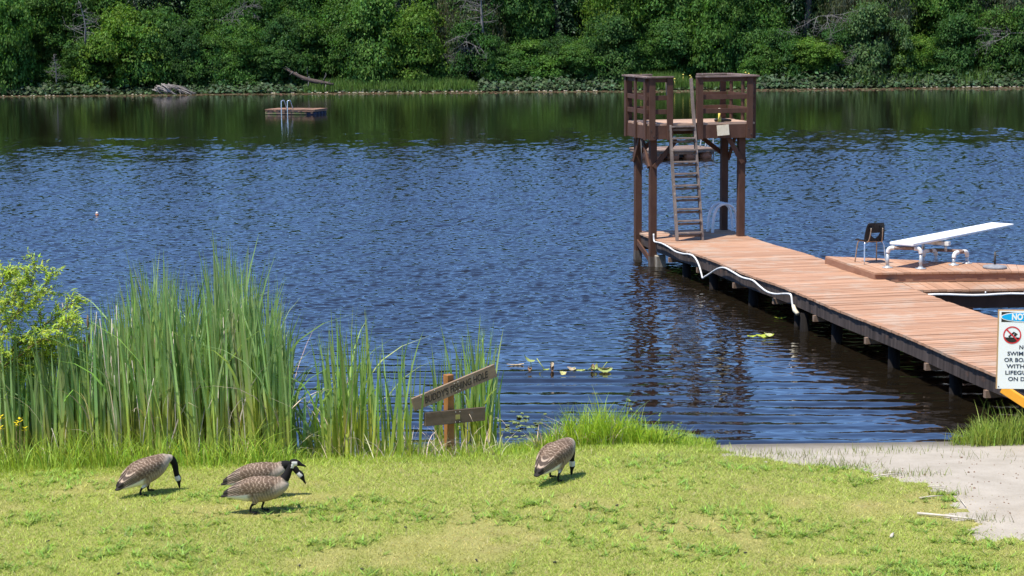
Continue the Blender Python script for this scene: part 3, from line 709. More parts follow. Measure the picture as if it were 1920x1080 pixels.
# ------------------------------------------------------------------ dock
DZ = .62
L0 = at(1228, 449, DZ); L1 = at(1867, 701, DZ)
DD = (L1 - L0) / np.linalg.norm(L1 - L0)                       # towards the shore
NN = np.array([-DD[1], DD[0], 0.])                              # across, to the right
TH = math.atan2(NN[1], NN[0])
def loc(P):                                                     # world -> dock frame (x across, y away from shore, z up)
    v = np.asarray(P, float) - np.array([L0[0], L0[1], 0]); return np.array([v @ NN, -(v @ DD), v[2]])
def wld(p): return np.array([L0[0], L0[1], 0]) + NN * p[0] - DD * p[1] + np.array([0, 0, p[2]])
def ray_plane(x, y, P0, nrm):
    d = FWD + RGT * (x - 960) / FPX - UPV * (y - 540) / FPX; o_ = np.array([0, 0, HC])
    return o_ + d * (((P0 - o_) @ nrm) / (d @ nrm))

g = np.random.default_rng(9)
dock = thing('dock', 'long red brown plank dock running out to the tower', 'dock', (L0[0], L0[1], 0), TH)
YF, YN = 1.62, -19.2                                            # far end, shore end
def sag(y): return .05 * math.sin(math.pi * min(max(-y / 16.5, 0), 1)) + .012 * math.sin(y * 1.3)
def wid(y): return 2.22 + (2.13 - 2.22) * min(max(-y / 12, 0), 1)
mb = MB(); y = YF
rot = lambda ax, ay, az: (Matrix.Rotation(az, 3, 'Z') @ Matrix.Rotation(ay, 3, 'Y') @ Matrix.Rotation(ax, 3, 'X'))
while y > YN:
    w = .138; e0 = g.normal(0, .005); e1 = g.normal(0, .005)
    mb.box(((wid(y) + e0 + e1) / 2 - e0 - .0, y - w / 2, DZ + sag(y) - .02 + g.normal(0, .002)), (wid(y) + e0 + e1, w - .007, .04), rot(g.normal(0, .006), g.normal(0, .001), g.normal(0, .0015)))
    y -= w
mb.build('deck', MT['deck'], dock)
def fascia(x, y0, y1, hgt, n=30, thick=.045, off=.0):
    mb = MB(); ys = np.linspace(y0, y1, n)
    for a, b in zip(ys[:-1], ys[1:]):
        za, zb = DZ + sag(a) - .042 - off, DZ + sag(b) - .042 - off
        V = [(x + s, yy_, z_) for yy_, zt in ((a, za), (b, zb)) for s in (-thick / 2, thick / 2) for z_ in (zt, zt - hgt)]
        mb.add(V, [(0, 1, 5, 4), (2, 6, 7, 3), (0, 4, 6, 2), (1, 3, 7, 5)] + ([(0, 2, 3, 1)] if a == ys[0] else []) + ([(4, 5, 7, 6)] if b == ys[-1] else []))
    return mb
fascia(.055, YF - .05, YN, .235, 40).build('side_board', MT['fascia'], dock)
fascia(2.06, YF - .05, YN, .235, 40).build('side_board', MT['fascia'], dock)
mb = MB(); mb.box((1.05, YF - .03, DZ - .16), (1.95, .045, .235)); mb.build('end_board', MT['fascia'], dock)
# cross beams: their pale sawn ends poke out under the left side board
def edge_pt(x, y): return loc(ray_plane(x, y, L0 + NN * .02, NN))
for px, py in ((1201, 458), (1256, 474), (1309, 503), (1377, 531), (1452, 564), (1528, 596), (1625, 637), (1738, 681), (1850, 728)):
    q = edge_pt(px, py); yb = q[1]
    mb = MB(); mb.box((1.04, yb, DZ + sag(yb) - .042 - .235 - .055), (2.10, .075, .105)); mb.build('cross_beam', MT['beamend'], dock)
for px, py in ((1270, 478), (1320, 515), (1393, 546), (1478, 582), (1547, 616), (1652, 665), (1766, 712), (1895, 770)):
    q = edge_pt(px, py - 14); yb = q[1] - .05
    for xx in (.22, 1.9):
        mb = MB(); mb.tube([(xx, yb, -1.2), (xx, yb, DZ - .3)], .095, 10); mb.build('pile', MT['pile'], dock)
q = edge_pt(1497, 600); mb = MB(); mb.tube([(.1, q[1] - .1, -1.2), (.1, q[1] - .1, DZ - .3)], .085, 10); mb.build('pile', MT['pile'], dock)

# side walkway and springboard platform
wA, wB = loc(at(1702, 543, DZ)), loc(at(1920, 540, DZ))
walk = thing('walkway', 'low plank walkway branching right off the dock below the springboard platform', 'walkway', (*at(1702, 543, DZ)[:2], 0), math.atan2(*(at(1920, 540, DZ) - at(1702, 543, DZ))[[1, 0]]))
WLEN = 8.0
mb = MB(); x = .0
while x < WLEN:
    mb.box((x + .07, .9 + g.normal(0, .008), DZ - .024 + g.normal(0, .002)), (.135, 1.86, .04)); x += .142
mb.build('deck', MT['deck'], walk)
mb = MB(); mb.box((WLEN / 2 + .1, .05, DZ - .075), (WLEN - .2, .05, .055)); mb.build('edge_board', MT['deck_edge'], walk)
mb = MB(); mb.box((WLEN / 2 + .1, .10, DZ - .24), (WLEN - .2, .06, .26)); mb.build('side_board', MT['brown'], walk)
for x in (1.2, 3.6, 6.0):
    for yv in (.3, 1.5):
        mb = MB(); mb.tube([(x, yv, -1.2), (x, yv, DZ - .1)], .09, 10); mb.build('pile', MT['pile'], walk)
pA, pB = ray_plane(1727, 553, at(1702, 543, DZ) + np.array([0, .0, 0]), np.array([0, 1., 0])), ray_plane(1920, 551, at(1702, 543, DZ), np.array([0, 1., 0]))
pipe = MB(); wr = [pA + (pB - pA) * t_ + np.array([0, -.04, .012 * math.sin(t_ * 9)]) for t_ in np.linspace(0, 2.6, 22)]
pipe.tube([tuple(p) for p in wr], .022, 8)
for t_ in (0, .62, 1.0, 1.6): pipe.tube([tuple(pA + (pB - pA) * t_ + np.array([0, -.04, z_])) for z_ in (.0, .06)], .012, 6)
tag(pipe.build('white_pipe', MT['whitepl']), 'white pipe fixed along the side of the low walkway', 'pipe')

PZ = .81
pfp = [at(1640, 511, PZ), at(1548, 480, PZ), at(1920, 497, PZ), at(1920, 508, PZ)]
e_b = (pfp[2] - pfp[1]); e_f = (pfp[3] - pfp[0])
C1 = pfp[1] + e_b * 1.0; C2 = pfp[0] + e_f * 1.0
ext_ = 0.35
poly = [pfp[0], pfp[1], pfp[1] + e_b * (1 + ext_), pfp[0] + e_f * (1 + ext_)]
plat = thing('springboard_platform', 'raised red brown plank platform carrying the springboard and the chair', 'platform', (*pfp[0][:2], 0), 0)
PO = np.array([pfp[0][0], pfp[0][1], 0])
def lerp(a, b, t): return a + (b - a) * t
npl = 28
mb = MB()
for i in range(npl):                                         # planks run front to back
    t0, t1 = i / npl, (i + .95) / npl
    f0, f1 = lerp(poly[0], poly[3], t0) - PO, lerp(poly[0], poly[3], t1) - PO
    b0, b1 = lerp(poly[1], poly[2], t0) - PO, lerp(poly[1], poly[2], t1) - PO
    over = unit(f0 - b0) * (.03 + g.uniform(-.006, .006))
    P4 = [f0 + over, f1 + over, b1, b0]; dz = g.normal(0, .0015)
    mb.prism([(p[0], p[1]) for p in P4], PZ - .035 + dz, PZ + dz)
mb.build('deck', MT['deck'], plat)
def wallboard(a, b, z0, z1, th=.04):
    mb = MB(); a = np.asarray(a) - PO; b = np.asarray(b) - PO; d = unit(b - a); nrm = np.array([d[1], -d[0], 0]) * th
    mb.prism([(a[0], a[1]), (b[0], b[1]), ((b - nrm)[0], (b - nrm)[1]), ((a - nrm)[0], (a - nrm)[1])], z0, z1); return mb
wallboard(poly[0], poly[3], DZ + .005, PZ - .038).build('front_board', MT['deck_edge'], plat)
wallboard(poly[1], poly[0], DZ + .005 , PZ - .038).build('side_board', MT['deck_edge'], plat)
wallboard(poly[2], poly[1], DZ + .005, PZ - .038).build('back_board', MT['deck_edge'], plat)

# springboard
sb = thing('springboard', 'long white springboard on bent pipe stands jutting out over the water', 'diving board', (*at(1690, 502, PZ)[:2], PZ), 0)
SO = np.array(sb.location)
BZ = 1.27
bA, bB = at(1690, 458.5, BZ), at(1880, 419.5, BZ + .02)
bd = unit(bB - bA); bn = np.array([bd[1], -bd[0], 0]); 
mb = MB(); path = []
rotb = Matrix(((bn[0], bd[0], 0), (bn[1], bd[1], 0), (0, 0, 1)))
cen = (bA + bB) / 2 - SO; Lb = np.linalg.norm(bB - bA)
rotb = Matrix.Rotation(0, 3, 'X') @ rotb
mb.box((cen[0], cen[1], cen[2] - .0), (.50, Lb, .052), rotb)
sbm = mb.mesh('board', .016); link('board', sbm, MT['board'], sb)
def pipe_stand(name, pts, rad, mat, parent):
    mb = MB(); mb.tube(smooth_path(pts, 5) if len(pts) > 2 else pts, rad, 10); return mb.build(name, mat, parent)
def flange(p, parent): 
    mb = MB(); mb.lathe([(.10, 0), (.10, .012), (.05, .018), (.045, .04)], 16, (p[0], p[1], .001)); mb.build('flange', MT['galv'], parent)
def W(px, py): return at(px, py, PZ) - np.array([SO[0], SO[1], PZ])
TOPZ = BZ - PZ - .065
def stand(l1, l2, z1, elbow=.10):
    a, b = W(*l1), W(*l2)
    for p, q in ((a, b), (b, a)):
        d = unit(q - p)
        leg = MB(); leg.tube([tuple(p), (p[0], p[1], z1 - elbow)], .031, 12); leg.build('leg', MT['galv'], sb); flange(p, sb)
        el = MB(); el.tube(smooth_path([(p[0], p[1], z1 - elbow), (p[0] + d[0] * .012, p[1] + d[1] * .012, z1 - elbow * .45), (p[0] + d[0] * elbow * .5, p[1] + d[1] * elbow * .5, z1 - .008), (p[0] + d[0] * elbow * 1.25, p[1] + d[1] * elbow * 1.25, z1)], 4), .041, 12); el.build('elbow', MT['whitepl'], sb)
    d = unit(b - a); cr = MB(); cr.tube([(a[0] + d[0] * elbow, a[1] + d[1] * elbow, z1), (b[0] - d[0] * elbow, b[1] - d[1] * elbow, z1)], .032, 12); cr.build('crossbar', MT['rust'], sb)
stand((1664, 502), (1726, 504), TOPZ - .01)
stand((1754.5, 490.5), (1731, 493), TOPZ - .17)
stand((1788, 497), (1813, 493.5), TOPZ - .16)
f1, f2 = W(1754.5, 490.5), W(1813, 493.5)
mb = MB(); mb.tube([(f1[0], f1[1], TOPZ - .17), (f2[0], f2[1], TOPZ - .16)], .03, 10); mb.build('brace', MT['rust'], sb)
f3 = W(1800, 495); mb = MB(); fr_ = (W(1800, 495) + W(1742, 492)) / 2
pm = bA + bd * ((at(1800, 495, PZ) - bA) @ bd) - SO
mb.bar(tuple(np.array([pm[0], pm[1], TOPZ - .02]) - bn * .30), tuple(np.array([pm[0], pm[1], TOPZ - .02]) + bn * .34), .09, .07)
mb.build('fulcrum', MT['whitepl'], sb)
for s_ in (-.22, .26):
    pp = np.array([pm[0], pm[1], 0]) + bn * s_
    mb = MB(); mb.tube([(pp[0], pp[1], TOPZ - .17), (pp[0], pp[1], TOPZ - .03)], .03, 8); mb.build('riser', MT['galv'], sb)

# umbrella base
ub = thing('umbrella_base', 'weighted grey parasol base with short black tube on the springboard platform', 'parasol base', at(1865, 503, PZ))
mb = MB(); mb.lathe([(.215, .001), (.225, .02), (.215, .045), (.13, .062), (.05, .075)], 28); mb.build('base', MT['concrete'], ub)
mb = MB(); mb.tube([(0, 0, .06), (0, 0, .31)], .022, 10); mb.build('tube', MT['blackmetal'], ub)
mb = MB(); mb.tube([(0.0, -.02, .245), (.035, -.045, .245)], .009, 6); mb.tube([(.045, -.05, .225), (.045, -.05, .265)], .008, 6); mb.tube([(0, -.0, .31), (.09, -.02, .335)], .008, 6); mb.build('knob', MT['blackmetal'], ub)

# chair, seen from behind
def shell_grid(fn, nu, nv):
    V = [fn(i / nu, j / nv) for j in range(nv + 1) for i in range(nu + 1)]
    F = [(j * (nu + 1) + i, j * (nu + 1) + i + 1, (j + 1) * (nu + 1) + i + 1, (j + 1) * (nu + 1) + i) for j in range(nv) for i in range(nu)]
    return V, F
chair = thing('stacking_chair', 'black plastic stacking chair with metal legs, its back turned to the shore', 'chair', at(1631, 492.2, PZ), R(14))
# local: back of the chair towards -y
def back_fn(u, v):
    hw = .205 - .035 * v + .012 * math.sin(v * 3.1); x = (u - .5) * 2 * hw
    z = .44 + v * .36; y = -.185 - .055 * v - .03 * v * v + .035 * (2 * (u - .5)) ** 2 * (1 - .3 * v)
    if v > .86: x *= 1 - ((v - .86) / .14) ** 2 * .10
    return (x, y, z)
V, F = shell_grid(back_fn, 20, 20)
def hole(f):
    cu = sum((i % 21) for i in f) / 4 / 20; cv = sum((i // 21) for i in f) / 4 / 20
    return .10 < cv < .47 and abs(cu - .5) < .30 * (cv - .10) / .37
mb = MB(); mb.add(V, [f for f in F if not hole(f)], True)
me = mb.mesh('backrest'); o = link('backrest', me, MT['black'], chair); so = o.modifiers.new('thick', 'SOLIDIFY'); so.thickness = .012; so.offset = 0
def seat_fn(u, v):
    x = (u - .5) * (.40 + .03 * v); y = -.17 + v * .40; z = .445 - .012 * math.sin(v * math.pi) - .035 * max(0, v - .8) / .2 + .02 * (2 * (u - .5)) ** 4
    return (x, y, z)
V, F = shell_grid(seat_fn, 12, 12); mb = MB(); mb.add(V, F, True); o = link('seat', mb.mesh('seat'), MT['black'], chair); so = o.modifiers.new('thick', 'SOLIDIFY'); so.thickness = .014; so.offset = 0
for sx in (-1, 1):
    mb = MB(); mb.tube(smooth_path([(sx * .15, .05, .425), (sx * .15, -.14, .425), (sx * .142, -.215, .445), (sx * .128, -.262, .56), (sx * .12, -.285, .70)], 5), .0105, 8); mb.build('back_tube', MT['bronze'], chair)
    mb = MB(); mb.box((sx * .113, -.268, .705), (.075, .02, .03), rot(0, sx * .25, 0)); mb.build('bracket', MT['black'], chair, bevel=.006)
    mb = MB(); mb.tube(smooth_path([(sx * .16, -.13, .425), (sx * .19, -.16, .405), (sx * .205, -.185, .32), (sx * .225, -.235, .0)], 5), .0125, 8); mb.build('leg', MT['steel'], chair)
    mb = MB(); mb.tube(smooth_path([(sx * .16, .10, .425), (sx * .19, .125, .405), (sx * .205, .145, .32), (sx * .225, .19, .0)], 5), .0125, 8); mb.build('leg', MT['bronze'], chair)
mb = MB(); mb.tube([(-.16, -.13, .425), (.16, -.13, .425)], .010, 8); mb.tube([(-.16, .10, .425), (.16, .10, .425)], .010, 8); mb.build('seat_frame', MT['bronze'], chair)

# ------------------------------------------------------------------ diving / lookout tower
tw = thing('lookout_tower', 'brown wooden lookout tower with railings standing over the dock end', 'tower', (L0[0], L0[1], 0), TH)
FB = -.10                                                       # front edge of the platform
XL, XR, BK = -.20, 2.30, 1.72
TZ = 3.22
posts = [(-.02, .12), (2.06, .10), (2.06, 1.30), (-.02, 1.34)]
for x, y in posts:
    mb = MB(); mb.box((x, y, (2.88 + -1.3) / 2), (.155, .155, 2.88 + 1.3)); mb.build('post', MT['brown'], tw, bevel=.006)
    mb = MB(); mb.box((x, y, .04), (.162, .162, .36)); mb.build('post_foot', MT['wetpost'], tw)
mb = MB(); y = FB
while y < BK - .02:
    w = .139; mb.box(((XL + XR) / 2 + g.normal(0, .006), y + w / 2, TZ - .02 + g.normal(0, .002)), (XR - XL + g.normal(0, .02), w - .006, .042)); y += w
mb.build('deck', MT['towerdeck'], tw)
OL, OR = .36, .93                                               # opening for the ladder
SK0, SK1 = 2.88, TZ - .045
def skirt(a, b, th=.04):
    mb = MB(); mb.bar((a[0], a[1], (SK0 + SK1) / 2), (b[0], b[1], (SK0 + SK1) / 2), th, SK1 - SK0); return mb.build('skirt_board', MT['brown'], tw)
skirt((XL, FB), (OL - .02, FB)); skirt((OR + .02, FB), (XR - .02, FB)); skirt((XL, FB + .03), (XL, BK)); skirt((XR - .02, FB + .03), (XR - .02, BK)); skirt((XL, BK), (XR, BK))
mb = MB(); mb.bar((OL - .05, FB + .35, 3.07), (OR + .05, FB + .35, 3.07), .04, .2); mb.build('joist', MT['brown'], tw)
for xj in (.15, 1.3, 1.8): mb = MB(); mb.bar((xj, FB + .03, 3.06), (xj, BK - .03, 3.06), .04, .2); mb.build('joist', MT['brown'], tw)
RT = 4.24
def upright(x, y, face):                                         # 2x6 board bolted outside the skirt
    sx, sy = (.14, .04) if face == 'x' else (.04, .14)
    mb = MB(); mb.box((x, y, (SK0 - .02 + RT) / 2), (sx, sy, RT - SK0 + .02)); mb.build('railing_post', MT['brown'], tw, bevel=.004)
fy_ = FB - .042
for x in (XL + .09, OL - .06, OR + .07, XR - .13): upright(x, fy_, 'x')
for y in (FB + .10, .78, BK - .12): upright(XL - .042, y, 'y'); upright(XR + .022, y, 'y')
for x in (XL + .09, .36, 1.58, XR - .13): upright(x, BK + .042, 'x')
def rail(a, b, z, hgt, th=.04, name='rail', mat='brown'):
    mb = MB(); mb.bar((a[0], a[1], z), (b[0], b[1], z), th, hgt); mb.build(name, MT[mat], tw, bevel=.004)
inn = .0
for z, hgt in ((3.80, .105), (3.49, .105), (RT - .05, .09)):
    rail((XL + .03, FB + .0), (OL - .0, FB + .0), z, hgt); rail((OR + .0, FB), (XR - .06, FB), z, hgt)
    rail((XL, FB + .03), (XL, BK - .03), z, hgt); rail((XR - .02, FB + .03), (XR - .02, BK - .03), z, hgt); rail((XL + .03, BK), (.40, BK), z, hgt); rail((1.54, BK), (XR - .05, BK), z, hgt)
rail((XL - .10, FB - .02), (OL + .02, FB - .02), RT + .02, .036, .15, 'cap_rail', 'brownworn'); rail((OR - .01, FB - .02), (XR + .08, FB - .02), RT + .02, .036, .15, 'cap_rail', 'brownworn')
rail((XL - .02, FB + .057), (XL - .02, BK + .03), RT + .0215, .036, .15, 'cap_rail', 'brownworn'); rail((XR, FB + .057), (XR, BK + .03), RT + .0215, .036, .15, 'cap_rail', 'brownworn')
rail((XL + .057, BK), (.42, BK), RT + .0235, .036, .14, 'cap_rail', 'brownworn'); rail((1.52, BK), (XR - .077, BK), RT + .0235, .036, .14, 'cap_rail', 'brownworn')
def brace(a, b, w=.045, h=.10):
    mb = MB(); mb.bar(a, b, w, h); mb.build('brace', MT['brown'], tw)
pF = (.12 - .10, .10 - .10)
brace((-.02, .02, 2.24), (.50, .0, 2.86)); brace((2.06, .0, 2.30), (1.72, .0, 2.88))
brace((-.12, .12, 2.24), (-.12, .60, 2.87)); brace((-.12, 1.34, 2.3), (-.12, .85, 2.87)); brace((-.02, 1.44, 2.42), (.5, 1.44, 2.88)); brace((2.06, 1.42, 2.42), (1.45, 1.42, 2.88))
brace((2.16, .10, 2.30), (2.16, .66, 2.88)); brace((2.16, 1.3, 2.3), (2.16, .8, 2.88)); brace((-.05, .12, .1), (-.05, 1.34, .44), .04, .12)
mb = MB(); mb.tube([(-.2, .45, 2.9), (-.12, .62, 2.15)], .014, 6); mb.build('tie_rod', MT['deadwood'], tw)
mb = MB()
for x, z in ((XL + .06, 3.07), (XL + .12, 2.95), (OL - .09, 3.08), (OL - .03, 2.96), (XR - .16, 3.08), (XR - .1, 2.96)): mb.tube([(x, fy_ - .018, z), (x, fy_ - .03, z)], .012, 6)
mb.build('bolts', MT['blackmetal'], tw)
mb = MB(); mb.box((1.545, FB - .035, 3.055), (.28, .022, .235), rot(R(-4), R(-4), 0)); mb.build('notice_plate', MT['cream'], tw, bevel=.003)
# ladder up to the opening
lad = bpy.data.objects.new('ladder', None); COL.objects.link(lad); lad.parent = tw
fl_, fr__ = loc(at(1267, 451, DZ)), loc(at(1317, 450.5, DZ))
ym = (fl_[1] + fr__[1]) / 2 - .05
topL = loc(ray_plane(1248.5, 150, wld((0, .10, 0)), -DD)); topR = loc(ray_plane(1293.5, 147, wld((0, .10, 0)), -DD))
LB, LT = np.array([fl_[0], ym, DZ]), np.array([topL[0], .02, topL[2]]); RB, RTp = np.array([fr__[0], ym, DZ]), np.array([topR[0], .02, topR[2]])
for a, b in ((LB, LT), (RB, RTp)):
    mb = MB(); mb.bar(tuple(a), tuple(b), .05, .11, up=(0, 1, 0)); mb.build('side_rail', MT['ladderwood'], lad, bevel=.004)
for k in range(10):
    z = .80 + k * .262; t_ = (z - DZ) / (LT[2] - DZ); a, b = lerp(LB, LT, t_), lerp(RB, RTp, (z - DZ) / (RTp[2] - DZ)); a[2] = b[2] = z
    mb = MB(); mb.bar(tuple(a + np.array([.02, 0, 0])), tuple(b - np.array([.02, 0, 0])), .17, .035); mb.bar(tuple(a + np.array([.02, .05, -.075])), tuple(b + np.array([-.02, .05, -.075])), .022, .05); mb.build('tread', MT['ladderwood'], lad, bevel=.003)
# things left on the tower
yt = thing('flotation_handle', 'upright pale yellow tube standing on the tower platform floor', 'tool', wld((1.56, .16, TZ)), TH)
mb = MB(); mb.tube([(0, 0, .0), (0, 0, .10), (-.005, 0, .11), (-.01, 0, .30)], [.038, .036, .026, .026], 10); mb.build('tube', MT['yellow'], yt)
mb = MB(); mb.tube([(-.006, 0, .298), (-.0065, 0, .315)], .028, 10); mb.build('cap', MT['cream'], yt)
mb = MB(); mb.tube(smooth_path([(-.14, 0, .04), (-.08, 0, .042), (.12, 0, .04), (.26, 0, .03)], 4), [.02, .03, .036, .04, .04, .04, .04, .04, .038, .036, .033, .03, .02], 10)
tag(mb.build('black_case', MT['black'], None, loc=wld((1.62, .29, TZ))), 'flat black case lying on the tower floor behind the yellow tube', 'case').rotation_euler = (0, 0, TH)

# swim ladder on the far right of the dock end
for px, py, lab in ((1327, 435, 'farther'), (1336, 437, 'nearer')):
    p = loc(at(px, py, DZ)); z = DZ
    mb = MB(); mb.tube(smooth_path([(p[0], p[1], z - .02), (p[0] + .03, p[1], z + .38), (p[0] + .13, p[1], z + .60), (p[0] + .30, p[1], z + .67), (p[0] + .48, p[1] - .02, z + .60), (p[0] + .57, p[1] - .02, z + .38), (p[0] + .60, p[1] - .02, z - .1), (p[0] + .60, p[1] - .02, -.5)], 6), .034, 10)
    o = mb.build('grab_rail', MT['palesteel'], None, loc=(L0[0], L0[1], 0)); o.rotation_euler = (0, 0, TH)
    tag(o, f'{lab} of the two pale arched swim ladder rails on the dock end', 'grab rail', 'swim ladder rails on the dock')
# weathered block in the water beside the tower post
mb = MB(); q = loc(at(1238, 505, 0)); mb.box((.0, 0, .08), (.22, .18, .36), rot(.05, -.05, .2)); o = mb.build('mooring_block', MT['stump'], None, bevel=.015, loc=at(1238, 500, 0)); tag(o, 'mossy wooden block rising from the water beside the tower post', 'block')
# white hose drooping along the dock side
hp = [(295, 172), (299, 232), (318, 243), (360, 252), (420, 283), (480, 322), (540, 340), (600, 347), (640, 370), (675, 430), (700, 515), (708, 545), (722, 538), (760, 515), (830, 470), (890, 459), (960, 493), (1040, 540), (1130, 565), (1190, 615), (1250, 660), (1320, 680), (1400, 678), (1445, 682), (1458, 705), (1465, 760), (1472, 795)]
hpts = [tuple(ray_plane(1160 + x / 4.5, 400 + y / 4.5, L0 - NN * .05, NN)) for x, y in hp]
mb = MB(); mb.tube(smooth_path(hpts, 4), .018, 8)
hz = thing('hose', 'white hose drooping in loops along the left side of the dock', 'hose')
mb.build('tube', MT['whitepl'], hz)
e = Vector(hpts[-1]); mb = MB(); mb.tube([e + Vector((0, 0, .04)), e + Vector((.02, -.06, -.04)), e + Vector((.05, -.2, -.08))], [.03, .04, .035], 10); mb.build('fitting', MT['cream'], hz)

# ------------------------------------------------------------------ swim rafts
def raft(name, label, cx, cy, Yw, lw, ld, yaw, deck_z, dmat, log, drum, nd_):
    P = at(cx, cy, 0); t = thing(name, label, 'raft', (P[0], P[1], 0), yaw, 'swim rafts')
    mb = MB(); n = int(lw / .15)
    for i in range(n): mb.box((-lw / 2 + (i + .5) * lw / n, 0, deck_z - .03 + g.normal(0, .004)), (lw / n - .012, ld + g.normal(0, .02), .05))
    mb.build('deck', MT[dmat], t)
    mb = MB()
    for y in (-ld / 2 + .06, ld / 2 - .06): mb.box((0, y, deck_z - .105), (lw - .06, .07, .09))
    for x in (-lw / 2 + .06, lw / 2 - .06): mb.box((x, 0, deck_z - .1055), (.07, ld - .22, .09))
    for x in np.linspace(-lw / 2 + .25, lw / 2 - .25, 4): mb.box((x, -ld / 2 + .1, deck_z - .20), (.14, .1, .10))
    mb.build('frame', MT[dmat], t)
    return t, P
R1, P1 = raft('swim_raft', 'weathered swim raft with two silver ladder hoops far out on calm water', 556, 213.6, 113, 3.45, 2.1, R(-17), .34, 'raftwood', True, True, 4)
mb = MB(); mb.tube([(-1.72, -.9, .06), (1.1, -.9, .06)], .12, 10); mb.build('float_log', MT['raftlog'], R1)
for yv in (-.8, -.27, .27, .8):
    mb = MB(); mb.tube([(-1.55, yv + .0, .04), (1.68, yv, .04)], .13 if yv > -1 else .10, 14); mb.build('drum', MT['barrel'], R1)
mb = MB(); mb.box((0, -.0, .14), (3.0, 1.8, .08)); mb.build('underframe', MT['blackmetal'], R1)
def hoop(t, x, y, z0, hgt, mat, ln=.30):
    mb = MB(); mb.tube(smooth_path([(x, y - ln * .5, -.4), (x, y - ln * .5, z0 + hgt * .7), (x + .02, y - ln * .35, z0 + hgt * .95), (x + .07, y - ln * .1, z0 + hgt), (x + .12, y + ln * .15, z0 + hgt * .9), (x + .2, y + ln * .9, z0 - .03)], 5), .032, 8); mb.build('ladder_hoop', MT[mat], t)
for x in (-.48, -.06): hoop(R1, x, -1.1, .34, .56, 'steel')
R2, P2 = raft('swim_raft', 'grey swim raft on rusty drums half hidden behind the tower ladder', 1263, 296, 75, 3.0, 2.2, R(22), .42, 'raftgrey', True, True, 4)
for x in (-1.2, -.45, .3, 1.05):
    mb = MB(); mb.tube([(x, -1.0, .12), (x, 1.0, .12)], .20, 14); mb.build('drum', MT['rustbarrel'], R2)
mb = MB(); mb.box((0, .15, .16), (2.7, 1.7, .2)); mb.build('underframe', MT['blackmetal'], R2)
for x in (1.40, 1.40):
    pass
for yv in (-.45, 0.0):
    mb = MB(); mb.tube(smooth_path([(1.62, yv, -.4), (1.60, yv, .45), (1.58, yv, .85), (1.45, yv, 1.0), (1.32, yv, .85), (1.22, yv, .40)], 5), .03, 8); mb.build('ladder_hoop', MT['galv'], R2)
# small float
bz = thing('float_buoy', 'tiny pale float bobbing on the open water at left', 'buoy', at(182, 404, 0))
mb = MB(); mb.lathe([(.02, -.06), (.045, -.04), (.05, .02), (.045, .05)], 12); mb.build('body', MT['rustbarrel'], bz)
mb = MB(); mb.lathe([(.045, .051), (.04, .08), (.02, .10), (.01, .11)], 12); mb.build('top', MT['whitepl'], bz)

# ------------------------------------------------------------------ writing
def text_mesh(txt, size, ext=.0015, shear=0.0, sx=1.0, align='LEFT', spacing=1.0, bold=0.0):
    cu = bpy.data.curves.new('txt', 'FONT'); cu.body = txt; cu.size = size; cu.extrude = ext; cu.shear = shear; cu.align_x = align; cu.align_y = 'CENTER'; cu.space_character = spacing; cu.offset = bold
    o = bpy.data.objects.new('txt', cu); COL.objects.link(o); o.scale = (sx, 1, 1)
    dg = bpy.context.evaluated_depsgraph_get(); dg.update()
    me = bpy.data.meshes.new_from_object(o.evaluated_get(dg)); bpy.data.objects.remove(o)
    for v in me.vertices: v.co.x *= sx
    return me

# fishing sign
FP = at(843, 853, .12)
fs = thing('fishing_sign', 'two weathered name boards on an orange brown post at the lake edge', 'sign', (FP[0], FP[1], 0), 0)
yawS = R(30)
mb = MB(); mb.box((0, 0, .52), (.095, .095, 1.24), rot(0, 0, R(37))); mb.build('post', MT['postwood'], fs, bevel=.004)
def sign_board(name, cx, cz, Lw, hh, roll, mat, pushed):
    o = bpy.data.objects.new(name, None)
    mb = MB(); mb.box((0, 0, 0), (Lw, .038, hh)); me = mb.mesh(name, .004)
    ob = link(name, me, MT[mat], fs)
    nrm = np.array([math.sin(yawS), -math.cos(yawS), 0]); tg = np.array([math.cos(yawS), math.sin(yawS), 0])
    c_ = nrm * pushed + tg * cx
    ob.location = (c_[0], c_[1], cz); ob.rotation_euler = Matrix(((tg[0], -nrm[0], 0), (tg[1], -nrm[1], 0), (0, 0, 1))).to_4x4().to_euler() if False else (0, -roll, yawS)
    return ob
ub_ = sign_board('name_board', .035, .99, 1.20, .165, R(15.0), 'signwood', .088)
lb_ = sign_board('memorial_board', .035, .622, .845, .172, R(-1.6), 'signedge', .088)
tm = text_mesh("BUDDY'S FISHING HOLE", .118, .002, .28, 1.0, 'CENTER', 1.0, .0020)
to = link('lettering', tm, MT['carved'], ub_, (.01, -.0195, -.006)); to.rotation_euler = (R(90), 0, 0)
wx = max(v.co.x for v in tm.vertices) - min(v.co.x for v in tm.vertices); to.scale = (.93 / wx, 1.0, 1)
mb = MB(); mb.box((.03, -.021, -.005), (.062, .005, .058)); mb.build('brass_plate', MT['brass'], lb_)
mb = MB()
for x in (-.0, .06):
    for z in (.06, -.068): mb.tube([(x, -.019, z), (x, -.022, z)], .005, 6)
mb.build('screws', MT['whitepl'], lb_)
mb = MB()
for x, z in ((.0, .055), (.055, .055), (.0, -.05), (.055, -.05), (-.43, .07), (-.28, .072), (-.48, .06)): mb.tube([(x, -.019, z), (x, -.022, z)], .0055, 6)
mb.build('screws', MT['whitepl'], ub_)

